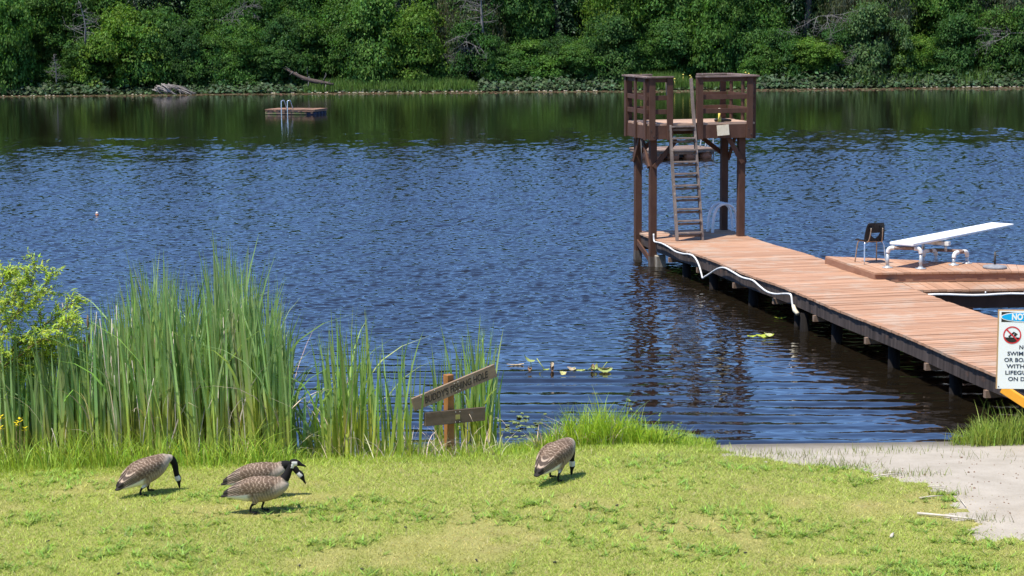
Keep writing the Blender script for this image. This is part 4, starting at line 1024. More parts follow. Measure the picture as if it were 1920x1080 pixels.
# notice sign at the right edge
NY_ = 18.55
nTL, nBL = atY(1868.5, 582, NY_), atY(1868.5, 730, NY_)
SH = nTL[2] - nBL[2]; SW = .525
ns = thing('notice_sign', 'white rules notice board with blue header on a wooden post', 'sign', (nBL[0] + SW / 2, NY_, 0), R(-6))
zc = (nTL[2] + nBL[2]) / 2
def flat(name, mb_or_me, mat, parent): return link(name, mb_or_me if not isinstance(mb_or_me, MB) else mb_or_me.mesh(name), MT[mat], parent)
mb = MB(); mb.box((0, .014, zc), (SW, .022, SH)); pb = mb.build('backing_board', MT['signply'], ns)
mb = MB(); mb.box((.006, .0, zc - .004), (SW - .012, .005, SH - .012)); pnl = mb.build('panel', MT['signwhite'], ns, bevel=.001)
mb = MB(); mb.box((.19, .075, 1.1), (.09, .09, 2.4)); mb.build('post', MT['signply'], ns)
top = zc + SH / 2
mb = MB(); mb.box((.006, -.0032, top - .072), (SW - .055, .0015, .104)); mb.build('header_band', MT['signblack'], pnl)
def disc(rx, rz, cx, cz, y, n=48, inner=None, th=.0012):
    mb = MB(); P = [(cx + rx * math.cos(2 * math.pi * k / n), cz + rz * math.sin(2 * math.pi * k / n)) for k in range(n)]
    if inner is None:
        mb.add([(p[0], y, p[1]) for p in P], [tuple(range(n))])
    else:
        I = [(cx + (p[0] - cx) * inner, cz + (p[1] - cz) * inner) for p in P]
        mb.add([(p[0], y, p[1]) for p in P] + [(p[0], y, p[1]) for p in I], [(k, (k + 1) % n, n + (k + 1) % n, n + k) for k in range(n)])
    return mb
disc(.245, .054, .006, top - .072, -.0052).build('header_rim', MT['signwhite'], pnl)
disc(.233, .0445, .006, top - .072, -.0064).build('header_oval', MT['signblue'], pnl)
def put_text(txt, size, x, z, mat, y=-.0042, sx=1.0, align='CENTER', bold=0.0, width=None):
    me = text_mesh(txt, size, .0004, 0, 1, align, 1.02, bold); o = link('lettering', me, MT[mat], pnl, (x, y, z)); o.rotation_euler = (R(90), 0, 0)
    if width:
        wv = max(v.co.x for v in me.vertices) - min(v.co.x for v in me.vertices); o.scale = (width / wv, 1, 1)
put_text('NOTICE', .088, .006, top - .073, 'signwhite', -.0075, bold=.004, width=.262)
cxp, czp = -SW / 2 + .148, top - .262
wave = MB(); n = 16; pts = [(cxp + .082 * (k / n * 2 - 1), czp - .028 + .006 * math.sin(k / n * 18)) for k in range(n + 1)]
low = [(cxp + .082 * math.cos(a), czp + .082 * math.sin(a)) for a in np.linspace(math.pi * 1.1, math.pi * 1.9, 14)]
wave.add([(p[0], -.0040, p[1]) for p in pts + low[::-1]], [tuple(range(len(pts) + len(low)))]); wave.build('water_symbol', MT['signblack'], pnl)
disc(.014, .014, cxp + .030, czp - .002, -.0044, 20).build('swimmer_head', MT['signblack'], pnl)
sw = MB(); 
def strip(mb, a, b, w, y):
    d = np.array([b[0] - a[0], b[1] - a[1]]); d = d / np.linalg.norm(d); nn = np.array([-d[1], d[0]]) * w / 2
    mb.add([(a[0] + nn[0], y, a[1] + nn[1]), (a[0] - nn[0], y, a[1] - nn[1]), (b[0] - nn[0], y, b[1] - nn[1]), (b[0] + nn[0], y, b[1] + nn[1])], [(0, 1, 2, 3)])
strip(sw, (cxp - .035, czp - .020), (cxp + .022, czp + .030), .018, -.0044); strip(sw, (cxp + .017, czp + .028), (cxp + .052, czp + .006), .012, -.00445); sw.build('swimmer_symbol', MT['signblack'], pnl)
disc(.092, .092, cxp, czp, -.0050, inner=.86).build('prohibition_ring', MT['signred'], pnl)
bar_ = MB(); strip(bar_, (cxp - .062, czp + .062), (cxp + .062, czp - .062), .014, -.0051); bar_.build('prohibition_bar', MT['signred'], pnl)
for i, (txt, wv) in enumerate((('NO', .09), ('SWIMMING', .325), ('OR BOATING', .385), ('WITHOUT', .34), ('LIFEGUARD', .36), ('ON DUTY', .30))):
    put_text(txt, .058, .006, top - .392 - i * .0672, 'signink', width=wv, bold=.0012)
mb = MB(); mb.tube([(-SW / 2 + .025, -.0025, zc - SH / 2 + .025), (-SW / 2 + .025, -.006, zc - SH / 2 + .025)], .006, 8); mb.build('screw', MT['signblack'], pnl)
# orange plank sloping beside the dock
a_, b_ = atY(1880, 728, 22.6), atY(1990, 800, 22.0)
mb = MB(); mb.bar(tuple(a_), tuple(b_), .05, .115, up=(0, 0, 1)); tag(mb.build('orange_plank', MT['orange'], None, bevel=.005), 'bright orange plank sloping down under the notice board', 'plank')

# ------------------------------------------------------------------ geese
def spline(pts, n=6):
    """Catmull-Rom through rows of numbers"""
    P = np.array(pts, float); P = np.vstack([2 * P[0] - P[1], P, 2 * P[-1] - P[-2]]); out = []
    for i in range(1, len(P) - 2):
        for k in range(n):
            t = k / n; out.append(.5 * (2 * P[i] + (P[i + 1] - P[i - 1]) * t + (2 * P[i - 1] - 5 * P[i] + 4 * P[i + 1] - P[i + 2]) * t * t + (3 * P[i] - P[i - 1] - 3 * P[i + 1] + P[i + 2]) * t ** 3))
    return np.array(out + [P[-2]])
def loft_y(mb, st, n=20, yc=0.0, vertical=True):
    """st rows: x, zc, half height, half width, [y centre]; sections perpendicular to the spine in the x-z plane"""
    S = spline(st, 5); V = []
    for i, s in enumerate(S):
        t = S[min(i + 1, len(S) - 1)][:2] - S[max(i - 1, 0)][:2]; t = t / (np.linalg.norm(t) + 1e-9); up = np.array([-t[1], t[0]])
        y0_ = s[4] if len(s) > 4 else yc
        for k in range(n):
            a = 2 * math.pi * k / n; hh, hw = max(s[2], .002), max(s[3], .002)
            V.append((s[0] + up[0] * hh * math.sin(a), y0_ + hw * math.cos(a), s[1] + up[1] * hh * math.sin(a)))
    F = [(i * n + k, i * n + (k + 1) % n, (i + 1) * n + (k + 1) % n, (i + 1) * n + k) for i in range(len(S) - 1) for k in range(n)]
    F += [tuple(range(n - 1, -1, -1)), tuple((len(S) - 1) * n + k for k in range(n))]
    mb.add(V, F, True)

def goose(label, px, py, gz, yaw, neck, head, feet, tilt=0.0, scale=1.0, body_dz=0.0):
    """neck: (x,z,r) rows from the shoulder to the back of the head; head: (centre x,z, forward angle); feet: two (x,y)"""
    ct, st_ = math.cos(tilt), math.sin(tilt)
    def tl(x, z): zz = z - .24; return x * ct - zz * st_, .24 + body_dz + x * st_ + zz * ct
    body = [(-.37, .178, .008, .030), (-.31, .192, .026, .052), (-.24, .203, .055, .080), (-.15, .220, .092, .110), (-.04, .240, .126, .132), (.07, .250, .138, .138), (.17, .262, .125, .126), (.25, .280, .096, .102), (.31, .296, .064, .070), (.345, .305, .028, .034)]
    B = [(*tl(x, z), hh, hw) for x, z, hh, hw in body]
    mb = MB(); loft_y(mb, B, 28)
    for s in (-1, 1):                                            # folded wings lie proud of the flanks and end in crossed tips
        wing = [(-.345, .212, .010, .010, s * .022), (-.27, .236, .030, .016, s * .052), (-.17, .262, .058, .022, s * .088), (-.05, .282, .078, .030, s * .108), (.08, .285, .080, .034, s * .112), (.17, .282, .058, .026, s * .104), (.22, .28, .02, .012, s * .09)]
        loft_y(mb, [(*tl(x, z), hh, hw, y) for x, z, hh, hw, y in wing], 14)
    loft_y(mb, [(x, z, r * 1.02, r * .94) for x, z, r in neck], 18)
    hx, hz_, ha = head; h = np.array([math.cos(ha), math.sin(ha)]); gup = np.array([-h[1], h[0]])
    hd = [(-.062, .000, .024, .022), (-.035, .004, .034, .030), (.0, .006, .037, .031), (.032, .002, .030, .025), (.052, -.003, .020, .019), (.075, -.008, .0145, .0165), (.100, -.012, .010, .015), (.118, -.015, .004, .009)]
    loft_y(mb, [(hx + h[0] * a + gup[0] * b_, hz_ + h[1] * a + gup[1] * b_, hh, hw) for a, b_, hh, hw in hd], 16)
    gzl = 0.0
    for (fx_, fy__), s in zip(feet, (-1, 1)):
        hipx, hipz = tl(.02 + fx_ * .35, .15)
        mb.tube(smooth_path([(hipx, s * .075, hipz + .05), (hipx + (fx_ - hipx) * .3 + .012, s * .07, hipz - .02), (fx_ + .012, fy__, .085), (fx_ - .004, fy__, .045), (fx_, fy__, .012)], 4), [.052, .05, .046, .04, .034, .027, .021, .016, .0135, .0125, .0125, .0125, .0125, .0125, .0125, .0125, .013], 10)
        for ta in (-.42, 0, .42):
            mb.tube([(fx_ - .005, fy__, .012), (fx_ + .075 * math.cos(ta), fy__ + .075 * math.sin(ta), .008)], [.011, .006], 6)
        mb.add([(fx_, fy__, .010), (fx_ + .066, fy__ - .028, .006), (fx_ + .07, fy__, .006), (fx_ + .066, fy__ + .028, .006), (fx_, fy__, .001), (fx_ + .066, fy__ - .028, -.002), (fx_ + .066, fy__ + .028, -.002)], [(0, 1, 2), (0, 2, 3), (4, 6, 5), (0, 4, 5, 1), (0, 3, 6, 4), (1, 5, 6, 3, 2)])
    me0 = mb.mesh('goose_shell'); tmp = link('goose_shell', me0)
    rm = tmp.modifiers.new('r', 'REMESH'); rm.mode = 'VOXEL'; rm.voxel_size = .0058; rm.use_smooth_shade = True
    sm = tmp.modifiers.new('s', 'SMOOTH'); sm.factor = .5; sm.iterations = 3
    dg = bpy.context.evaluated_depsgraph_get(); me = bpy.data.meshes.new_from_object(tmp.evaluated_get(dg)); bpy.data.objects.remove(tmp)
    n = len(me.vertices); V = np.empty(n * 3, np.float32); me.vertices.foreach_get('co', V); V = V.reshape(-1, 3).astype(float)
    # plumage: body frame with the tilt removed
    x, y, z = V.T; zz = z - .24 - body_dz
    bx = x * ct + zz * st_; bz_ = .24 - x * st_ + zz * ct
    prof = np.array(body); zc = np.interp(bx, prof[:, 0], prof[:, 1]); hh = np.interp(bx, prof[:, 0], prof[:, 2]); hw = np.interp(bx, prof[:, 0], prof[:, 3])
    el = (bz_ - zc) / np.maximum(hh, .02)                         # -1 belly .. 1 back
    nz1 = vnoise(bx + y * .7, bz_, .018, 71); nz2 = vnoise(bx, bz_ * 1.3 + y, .06, 72)
    back = np.array([.150, .100, .068]); edge_ = np.array([.44, .335, .25]); flank = np.array([.27, .21, .155]); breast = np.array([.44, .36, .285]); white = np.array([.72, .71, .66]); blk = np.array([.012, .011, .011])
    u = bx / .045 + .42 * np.abs(np.sin((bz_ + np.abs(y) * .8) / .034 * math.pi)) + .75 * nz2 + .25 * nz1 + (bz_ - .28) * 9
    fr = u - np.floor(u); edgew = sstep(.70, .86, fr) * (1 - sstep(.93, 1.0, fr)) * (.45 + .5 * nz2)
    wingc = back[None] * (1 + .5 * (nz1[:, None] - .5)) * (.80 + .35 * fr[:, None]); wingc = wingc * (1 - edgew[:, None]) + edge_[None] * edgew[:, None] * (.75 + .5 * nz1[:, None])
    # long flight feathers towards the tail
    ln = (bz_ - .21 - (bx + .3) * .38) / .019; lf = ln - np.floor(ln); prim = np.where((lf < .32)[:, None], edge_[None] * .95, np.array([[.085, .062, .048]]))
    pw = sstep(-.12, -.2, bx)[:, None] * (el > -.15)[:, None]
    wingc = wingc * (1 - pw) + prim * pw
    uf = bx / .030 + bz_ * 9; ff = uf - np.floor(uf); fe = (sstep(.5, .8, ff))[:, None]
    fl_c = flank[None] * (.72 + .35 * nz1[:, None]) * (1 - fe * .5) + edge_[None] * 1.12 * fe * .5
    isw = sstep(-.22, .12, el + (bx < -.02) * .35 - .55 * sstep(.1, .26, bx))[:, None]
    c = fl_c * (1 - isw) + wingc * isw
    br = sstep(.16, .31, bx - .25 * np.maximum(el, 0) * .3)[:, None]; c = c * (1 - br) + breast[None] * (.86 + .28 * nz1[:, None]) * br
    lowb = (sstep(-.35, -.62, el) * sstep(.0, .12, bx))[:, None]; c = c * (1 - lowb * .45) + np.array([[.40, .31, .22]]) * lowb * .45
    rear = (sstep(-.02, -.07, bx + .05 * nz2) * sstep(-.02, -.25, el))[:, None]; c = c * (1 - rear) + white[None] * rear
    tail = sstep(-.275, -.30, bx + .012 * nz2)[:, None] * (1 - (sstep(-.1, -.4, el) * sstep(-.34, -.30, bx))[:, None]); c = c * (1 - tail) + np.array([[.03, .025, .022]]) * tail
    # legs
    leg = ((bz_ < .105 + .02 * nz2) & (el < -1.02))[:, None] | (z < .085)[:, None]
    c = np.where(leg, blk[None] * 1.3, c)
    # neck and head
    Np = spline([(a, b_, r) for a, b_, r in neck], 8); Np = Np[int(len(Np) * .40):]
    dn = np.min(np.sqrt((x[:, None] - Np[None, :, 0]) ** 2 + (z[:, None] - Np[None, :, 1]) ** 2 + y[:, None] ** 2) - Np[None, :, 2] * 1.28, axis=1)
    dn = dn + (nz1 - .5) * .010
    hu = (x - hx) * h[0] + (z - hz_) * h[1]; hv = (x - hx) * gup[0] + (z - hz_) * gup[1]
    inh = (hu > -.075) & (hu < .14) & (np.abs(hv) < .055) & (np.abs(y) < .05)
    c = np.where(((dn < 0) | inh)[:, None], blk[None], c)
    cheek = inh & (hu > -.040) & (hu < .018 - .1 * np.maximum(hv, 0)) & (hv < .020 + .15 * (hu + .02)) & (hv > -.06) & ((np.abs(y) > .012) | (hv < -.012))
    c = np.where(cheek[:, None], np.array([[.74, .71, .66]]), c)
    a = me.color_attributes.new('col', 'FLOAT_COLOR', 'POINT'); cc = np.ones((n, 4), np.float32); cc[:, :3] = np.clip(c, 0, 1); a.data.foreach_set('color', cc.ravel())
    me.name = 'goose'; me.materials.clear(); me.materials.append(MT['goose'])
    P = at(px, py, gz); P[2] = float(ground_z(np.array([P[0]]), np.array([P[1]]))[0]) + .012
    o = link('goose', me, None, None, P); o.rotation_euler = (0, 0, yaw); o.scale = (scale,) * 3
    tag(o, label, 'goose', 'geese grazing on the lawn')
    eye = MB()
    for s in (-1, 1): ex = (hx + h[0] * .018 + gup[0] * .014, s * .0265, hz_ + h[1] * .018 + gup[1] * .014); eye.tube([(ex[0], ex[1] - s * .003, ex[2]), (ex[0], ex[1] + s * .003, ex[2])], .0045, 8)
    eye.build('eyes', MT['black'], o)
    return o

graze = [(.24, .315, .072), (.30, .345, .056), (.355, .34, .045), (.395, .295, .038), (.412, .235, .034), (.42, .175, .031), (.43, .13, .030)]
goose('nearest goose, standing with neck raised and head held forward', 481, 961, .30, R(3), [(.23, .300, .075), (.285, .335, .060), (.325, .385, .046), (.352, .435, .037), (.374, .480, .033), (.392, .510, .031)], (.428, .522, R(-12)), [(-.055, -.06), (.06, .055)])
goose('goose behind the nearest one, neck stretched low and forward', 478, 932, .30, R(6), [(.23, .305, .074), (.29, .338, .058), (.345, .358, .047), (.40, .348, .039), (.445, .310, .034), (.475, .268, .031)], (.500, .235, R(-52)), [(-.08, -.05), (.05, .06)], R(3))
goose('leftmost goose, grazing with its bill in the grass', 270, 925, .30, R(42), graze, (.437, .098, R(-72)), [(-.08, -.07), (.10, .075)], R(12), 1.0)
goose('goose beside the bright grass tuft, seen from behind with its head lowered', 1040, 903, .30, R(54), [(.23, .315, .072), (.275, .340, .056), (.318, .325, .045), (.335, .275, .038), (.335, .22, .034), (.33, .175, .031), (.325, .135, .030)], (.328, .10, R(-88)), [(-.06, -.09), (.05, .09)], R(11), 1.06)

# ------------------------------------------------------------------ near vegetation
def blade_obj(name, parts, mat):
    V, Qd, C, off = [], [], [], 0
    for v, q, c in parts: V.append(v); Qd.append(q + off); C.append(c); off += len(v)
    return npmesh(name, np.vstack(V), quads=np.vstack(Qd), col=np.vstack(C))
def blades(B, h, w, col, g, lean=.12, bend=.15, segs=4, jit=.12, twist=.0, taper=1.8, colg=None, face=None):
    n = len(B); k = (segs + 1) * 2
    f = g.normal(0, .9, n) if face is None else face
    v, q = ribbons(B, h, g.uniform(0, 6.28, n), np.abs(g.normal(0, lean, n)), np.abs(g.normal(0, bend, n)), w, f, segs, taper, twist)
    c = mixcol(col, n, k, g, jit)
    return v, q, c

# mown lawn
g = np.random.default_rng(81)
n = 370000
Yb = 15.6 + (g.random(n) ** 1.15) * 7.6; Xb = g.uniform(-1, 1, n) * (Yb * .295 + 1.6)
_sc = g.normal(0, .16, (2, n)); keep = ((shore(Xb) - Yb) > .10) & (~beach_at(Xb, Yb) | (~beach_at(Xb + _sc[0], Yb + _sc[1]) & (g.random(n) < .45))); Xb, Yb = Xb[keep], Yb[keep]
# a few stray blades on the sand edge
tanm = np.clip(vnoise(Xb, Yb, 1.1, 82) * .6 + vnoise(Xb, Yb, .35, 83) * .4, 0, 1)
dry = sstep(.52, .78, tanm + .20 * sstep(3.2, 4.6, Xb) * sstep(20.5, 18.5, Yb) - .12 * sstep(20.6, 21.8, Yb))
lush = sstep(20.3, 21.6, Yb)
keep = g.random(len(Xb)) > dry * .45; Xb, Yb, dry, lush = Xb[keep], Yb[keep], dry[keep], lush[keep]
n = len(Xb); B = np.stack([Xb, Yb, ground_z(Xb, Yb) - .004], -1)
h = g.uniform(.018, .044, n) * np.where(g.random(n) < .05, 1.7, 1) * (1 - .35 * dry) * (1 + .35 * lush); w = g.uniform(.0045, .0085, n)
v, q = ribbons(B, h, g.uniform(0, 6.28, n), g.uniform(.3, 1.5, n), g.uniform(0, .5, n), w, g.uniform(0, 6.28, n), 2, 1.5)
gcol = np.array([.385, .458, .095])[None] * (1 - dry[:, None]) + np.array([.56, .45, .19])[None] * dry[:, None]
tone = (vnoise(Xb, Yb, .6, 84) - .5)[:, None]; gcol = gcol * (1 + .22 * tone) * np.array([1 + 0, 1, 1])[None]
gcol = gcol * g.uniform(.5, 1.5, (n, 1)); st = g.random(n) < .07; gcol[st] = np.array([.5, .43, .24]) * g.uniform(.7, 1.2, (st.sum(), 1))
tag(link('lawn_grass', npmesh('lawn_grass', v, quads=q, col=np.repeat(np.clip(gcol, 0, 1), 6, 0)), MT['blade']), 'short yellow green mown grass covering the lawn', 'grass', kind='stuff')

# broad-leaved weeds in the lawn
def weeds():
    g = np.random.default_rng(85); P = []
    for _ in range(95):
        y_ = 15.9 + g.random() ** 1.5 * 5.2; x_ = g.uniform(-1, 1) * (y_ * .29)
        m_ = int(g.integers(4, 24)); P.append(np.stack([x_ + g.normal(0, .30, m_), y_ + g.normal(0, .16, m_)], -1))
    P = np.vstack(P); k = ((shore(P[:, 0]) - P[:, 1]) > 1.0) & ~beach_at(P[:, 0], P[:, 1]); P = P[k]
    nl = 8; n = len(P) * nl; C = np.repeat(P, nl, 0); a = g.uniform(0, 6.28, n); L_ = g.uniform(.025, .060, n)
    B = np.stack([C[:, 0] + g.normal(0, .018, n), C[:, 1] + g.normal(0, .018, n), ground_z(C[:, 0], C[:, 1]) + .004], -1)
    v, q = ribbons(B, L_, a, g.uniform(1.0, 2.4, n), g.uniform(0, .5, n), L_ * g.uniform(.2, .36, n), a + math.pi / 2, 3, 2.2)
    c = mixcol((.25, .37, .065), n, 8, g, .22)
    return npmesh('lawn_weeds', v, quads=q, col=c)
tag(link('lawn_weeds', weeds(), MT['blade']), 'darker green broad leaved weeds scattered through the lawn', 'weeds', kind='stuff')

# longer fringe along the water
def fringe():
    g = np.random.default_rng(86); n = 41000
    X = g.uniform(-9.6, 2.9, n); d = g.random(n) ** .9 * 1.35 - .12; Y = shore(X) - d
    den = .35 + .65 * sstep(.75, .15, d); k = (g.random(n) < den) & ~beach_at(X, Y); X, Y, d = X[k], Y[k], d[k]; n = len(X)
    B = np.stack([X, Y, np.maximum(ground_z(X, Y), -.02)], -1)
    hh = (.05 + .17 * sstep(1.15, .1, d) * (.5 + .9 * vnoise(X, Y, .45, 87))) * g.uniform(.55, 1.25, n) * (1 - .45 * sstep(1.8, 2.8, X))
    p = blades(B, hh, g.uniform(.005, .010, n), (.37, .48, .065), g, .3, .4, 3, .22)
    return npmesh('shore_grass', p[0], quads=p[1], col=p[2])
tag(link('shore_grass', fringe(), MT['blade']), 'long bright grass fringe between the lawn and the water', 'grass', kind='stuff')
# sparse wisps on the sand at the waterline and lawn edge
def wisps():
    g = np.random.default_rng(88); P = []
    for px, py, m_, s in ((1500, 838, 60, .5), (1600, 838, 40, .45), (1410, 842, 90, .35), (1650, 834, 60, .4), (1700, 838, 50, .4), (1580, 872, 150, .25), (1700, 893, 130, .25), (1560, 860, 60, .3), (1770, 935, 60, .14), (1900, 850, 60, .5), (1840, 990, 50, .15), (1480, 850, 80, .3)):
        c_ = at(px, py, .2); P.append(np.stack([c_[0] + g.normal(0, s, m_), c_[1] + g.normal(0, s * .3, m_)], -1))
    P = np.vstack(P); P = P[(shore(P[:, 0]) - P[:, 1]) > .02]; n = len(P); B = np.stack([P[:, 0], P[:, 1], ground_z(P[:, 0], P[:, 1])], -1)
    p = blades(B, g.uniform(.04, .14, n), g.uniform(.004, .007, n), (.24, .27, .07), g, .4, .4, 3, .25)
    return npmesh('beach_wisps', p[0], quads=p[1], col=p[2])
tag(link('beach_wisps', wisps(), MT['blade']), 'sparse grass wisps growing on the sand edge', 'grass', kind='stuff')

# cattails
TOPX = [-330, -60, 60, 150, 185, 230, 260, 300, 330, 360, 400, 430, 470, 505, 530, 548, 562]
TOPY = [560, 610, 615, 600, 585, 560, 515, 470, 498, 545, 505, 440, 488, 515, 565, 620, 720]
def clump(name, seed, xs, n, topfn, y_near, y_far, wmul=1.0, dryfrac=.12, col=(.32, .445, .18), depth_w=None, hmin=.55, lean=.055, bend=.06):
    g = np.random.default_rng(seed)
    px = xs(n, g); py = g.uniform(0, 1, n) ** .9 * (y_near - y_far) + y_far
    P = np.array([at(a, b_, .0) for a, b_ in zip(px, py)])
    P[:, 2] = np.maximum(ground_z(P[:, 0], P[:, 1]), -.15)
    topy = topfn(px)
    sc_ = FPX / P[:, 1]; Hm = np.maximum((py - topy) / sc_ / .94, .3)
    h = Hm * np.where(g.random(n) < .35, g.uniform(.86, 1.03, n), g.uniform(hmin, .95, n))
    parts = []
    dry = g.random(n) < dryfrac; gr = ~dry
    v, q = ribbons(P[gr], h[gr], g.uniform(0, 6.28, gr.sum()), np.abs(g.normal(.0, lean, gr.sum())), np.abs(g.normal(0, bend, gr.sum())) + (g.random(gr.sum()) < .06) * .45, g.uniform(.024, .046, gr.sum()) * wmul, g.normal(0, .75, gr.sum()), 7, 3.0, .6)
    k = 16; m_ = gr.sum()
    tcol = np.array(col)[None, None] * np.linspace(1.25, .95, 8)[None, :, None] * np.ones((m_, 1, 1)); tcol[:, :3, 0] *= 1.25; tcol[:, :3, 2] *= .6
    tcol *= g.uniform(.72, 1.28, (m_, 1, 1)) * (1 + g.normal(0, .07, (m_, 1, 3)))
    parts.append((v, q, np.clip(np.repeat(tcol, 2, 1).reshape(-1, 3), 0, 1)))
    dparts = []
    m_ = dry.sum()
    if m_:
        v, q = ribbons(P[dry], h[dry] * g.uniform(.3, .88, m_), g.uniform(0, 6.28, m_), np.abs(g.normal(0, .13, m_)), np.abs(g.normal(0, .1, m_)) + (g.random(m_) < .4) * g.uniform(.2, .9, m_), g.uniform(.010, .020, m_) * wmul, g.normal(0, .9, m_), 7, 3.5, 1.5)
        dparts.append((v, q, mixcol((.60, .50, .38), m_, 16, g, .16)))
    return parts, dparts, P, h
topf = lambda px: np.interp(px, TOPX, TOPY)
def cat_thing(label, seed, xs, n, topfn, yn, yf, group='cattail stands', **kw):
    pa_, dp, P, h = clump('c', seed, xs, n, topfn, yn, yf, **kw)
    c_ = P.mean(0); c_[2] = 0
    t = thing('cattail_stand', label, 'cattails', c_, 0, group)
    if pa_: me = blade_obj('leaves', pa_, MT['reed']); me.transform(Matrix.Translation(-Vector(c_))); link('leaves', me, MT['reed'], t)
    if dp: me = blade_obj('dry_stalks', dp, MT['dryreed']); me.transform(Matrix.Translation(-Vector(c_))); link('dry_stalks', me, MT['dryreed'], t)
    return t, c_
def uni(a, b): return lambda n, g: g.uniform(a, b, n)
t1, c1 = cat_thing('dense tall cattail stand filling the left shore beside the willow', 91, lambda n, g: g.uniform(-330, 548, n), 4000, topf, 892, 838, dryfrac=.21)
# loose outer leaves arching over the water on the right flank of the big stand
t2, c2 = cat_thing('arching cattail leaves leaning out over the water at the edge of the dense stand', 92, uni(500, 600), 60, lambda px: np.interp(px, [500, 540, 600], [600, 640, 720]), 872, 850, lean=.25, bend=.35, dryfrac=.12)
t3, c3 = cat_thing('thin see-through cattail stand between the dense stand and the sign', 93, lambda n, g: np.where(g.random(n) < .42, g.normal(645, 24, n), g.uniform(612, 790, n)), 160, lambda px: np.interp(px, [590, 640, 680, 720, 760, 790], [640, 590, 585, 620, 625, 640]), 885, 852, dryfrac=.22, wmul=.85, col=(.32, .46, .135), lean=.07)
t4, c4 = cat_thing('small cattail clump growing around and behind the sign post', 94, lambda n, g: np.where(g.random(n) < .55, g.normal(888, 22, n), g.uniform(815, 940, n)), 96, lambda px: np.interp(px, [810, 850, 880, 940], [640, 630, 585, 625]), 850, 842, dryfrac=.22, wmul=.85, col=(.32, .46, .135), lean=.08)
# seed heads and broken tan stalks in the big stand
g = np.random.default_rng(95)
mb = MB()
for i in range(58):
    px = np.clip(g.normal(250, 95), 30, 530); py = g.uniform(862, 892); P = at(px, py, .02); ty = g.uniform(610, 800) if i % 4 else g.uniform(545, 610); hh = (py - ty) / (FPX / P[1])
    dx, dy = g.normal(0, .10, 2); p0 = Vector(P) - Vector(c1)
    mb.tube([p0, p0 + Vector((dx * .4, dy * .4, hh * .55)), p0 + Vector((dx, dy, hh))], [.007, .006, .004], 5)
mb.build('old_stems', MT['whitestick'], t1)
for i in range(16):
    px = g.choice([165, 178, 195, 240, 255, 262, 118, 203, 300, 338, 95]) + g.normal(0, 4); P = at(px, 858, .02); ty = g.uniform(590, 690); z_ = (858 - ty) / (FPX / P[1]); p0 = Vector(P) - Vector(c1) + Vector((0, -.25, z_))
    mb = MB(); mb.tube([p0, p0 + Vector((.003, 0, .05)), p0 + Vector((.0, 0, .13)), p0 + Vector((.004, 0, .19))], [.007, .017, .016, .006], 7); mb.build('seed_head', MT['beamend'], t1)
# matted dead stems at the feet of the stands
def litter(label, x0, x1, y0_, y1_, n, seed):
    g = np.random.default_rng(seed); px = g.uniform(x0, x1, n); py = g.uniform(y0_, y1_, n); P = np.array([at(a, b_, .03) for a, b_ in zip(px, py)]); P[:, 2] = np.maximum(ground_z(P[:, 0], P[:, 1]), 0)
    v, q = ribbons(P, g.uniform(.12, .42, n), g.uniform(0, 6.28, n), np.abs(g.normal(0, .5, n)), g.uniform(0, .8, n), g.uniform(.006, .013, n), g.uniform(-1, 1, n), 4, 3)
    tag(link('dead_reed_litter', npmesh('dead_reed_litter', v, quads=q, col=mixcol((.52, .43, .31), n, 10, g, .2)), MT['dryreed']), label, 'dead reeds', kind='stuff')
litter('bleached broken reed stems at the foot of the dense stand', 20, 545, 858, 886, 330, 96)
litter('bleached broken reed stems matted under the thin stand and sign', 575, 940, 852, 884, 210, 97)
litter('pale dead stems at the base of the bright grass tuft', 1000, 1170, 838, 862, 170, 98)

# willow shrub at the left edge
g = np.random.default_rng(101)
ws = thing('willow_shrub', 'bright yellow green leafy willow branch reaching in from the left edge', 'shrub', at(-70, 878, .05))
WO = np.array(ws.location); tw_mb = MB(); LV, LC = [], []
Yw = WO[1]
def wpt(px, py, dy): return atY(px, py, Yw + dy) - WO
mains = [[(-70, 878), (-40, 740), (0, 640), (48, 560), (68, 500)], [(-70, 878), (-40, 720), (5, 610), (60, 570), (95, 520)], [(-70, 878), (-30, 720), (40, 640), (95, 600), (140, 565)], [(-70, 878), (-20, 720), (45, 660), (95, 625), (128, 600)],
         [(-70, 878), (-20, 740), (30, 690), (90, 655), (140, 625)], [(-70, 878), (-50, 700), (-30, 600), (0, 540), (12, 510)], [(-70, 878), (-30, 730), (20, 690), (70, 670), (125, 668)], [(-70, 878), (-80, 700), (-70, 600), (-55, 530), (-50, 500)], [(-70, 878), (-100, 720), (-130, 640), (-150, 580), (-160, 550)], [(-70, 878), (-45, 710), (-10, 600), (25, 560), (40, 530)], [(-70, 878), (-30, 735), (10, 668), (50, 640), (88, 640)]]
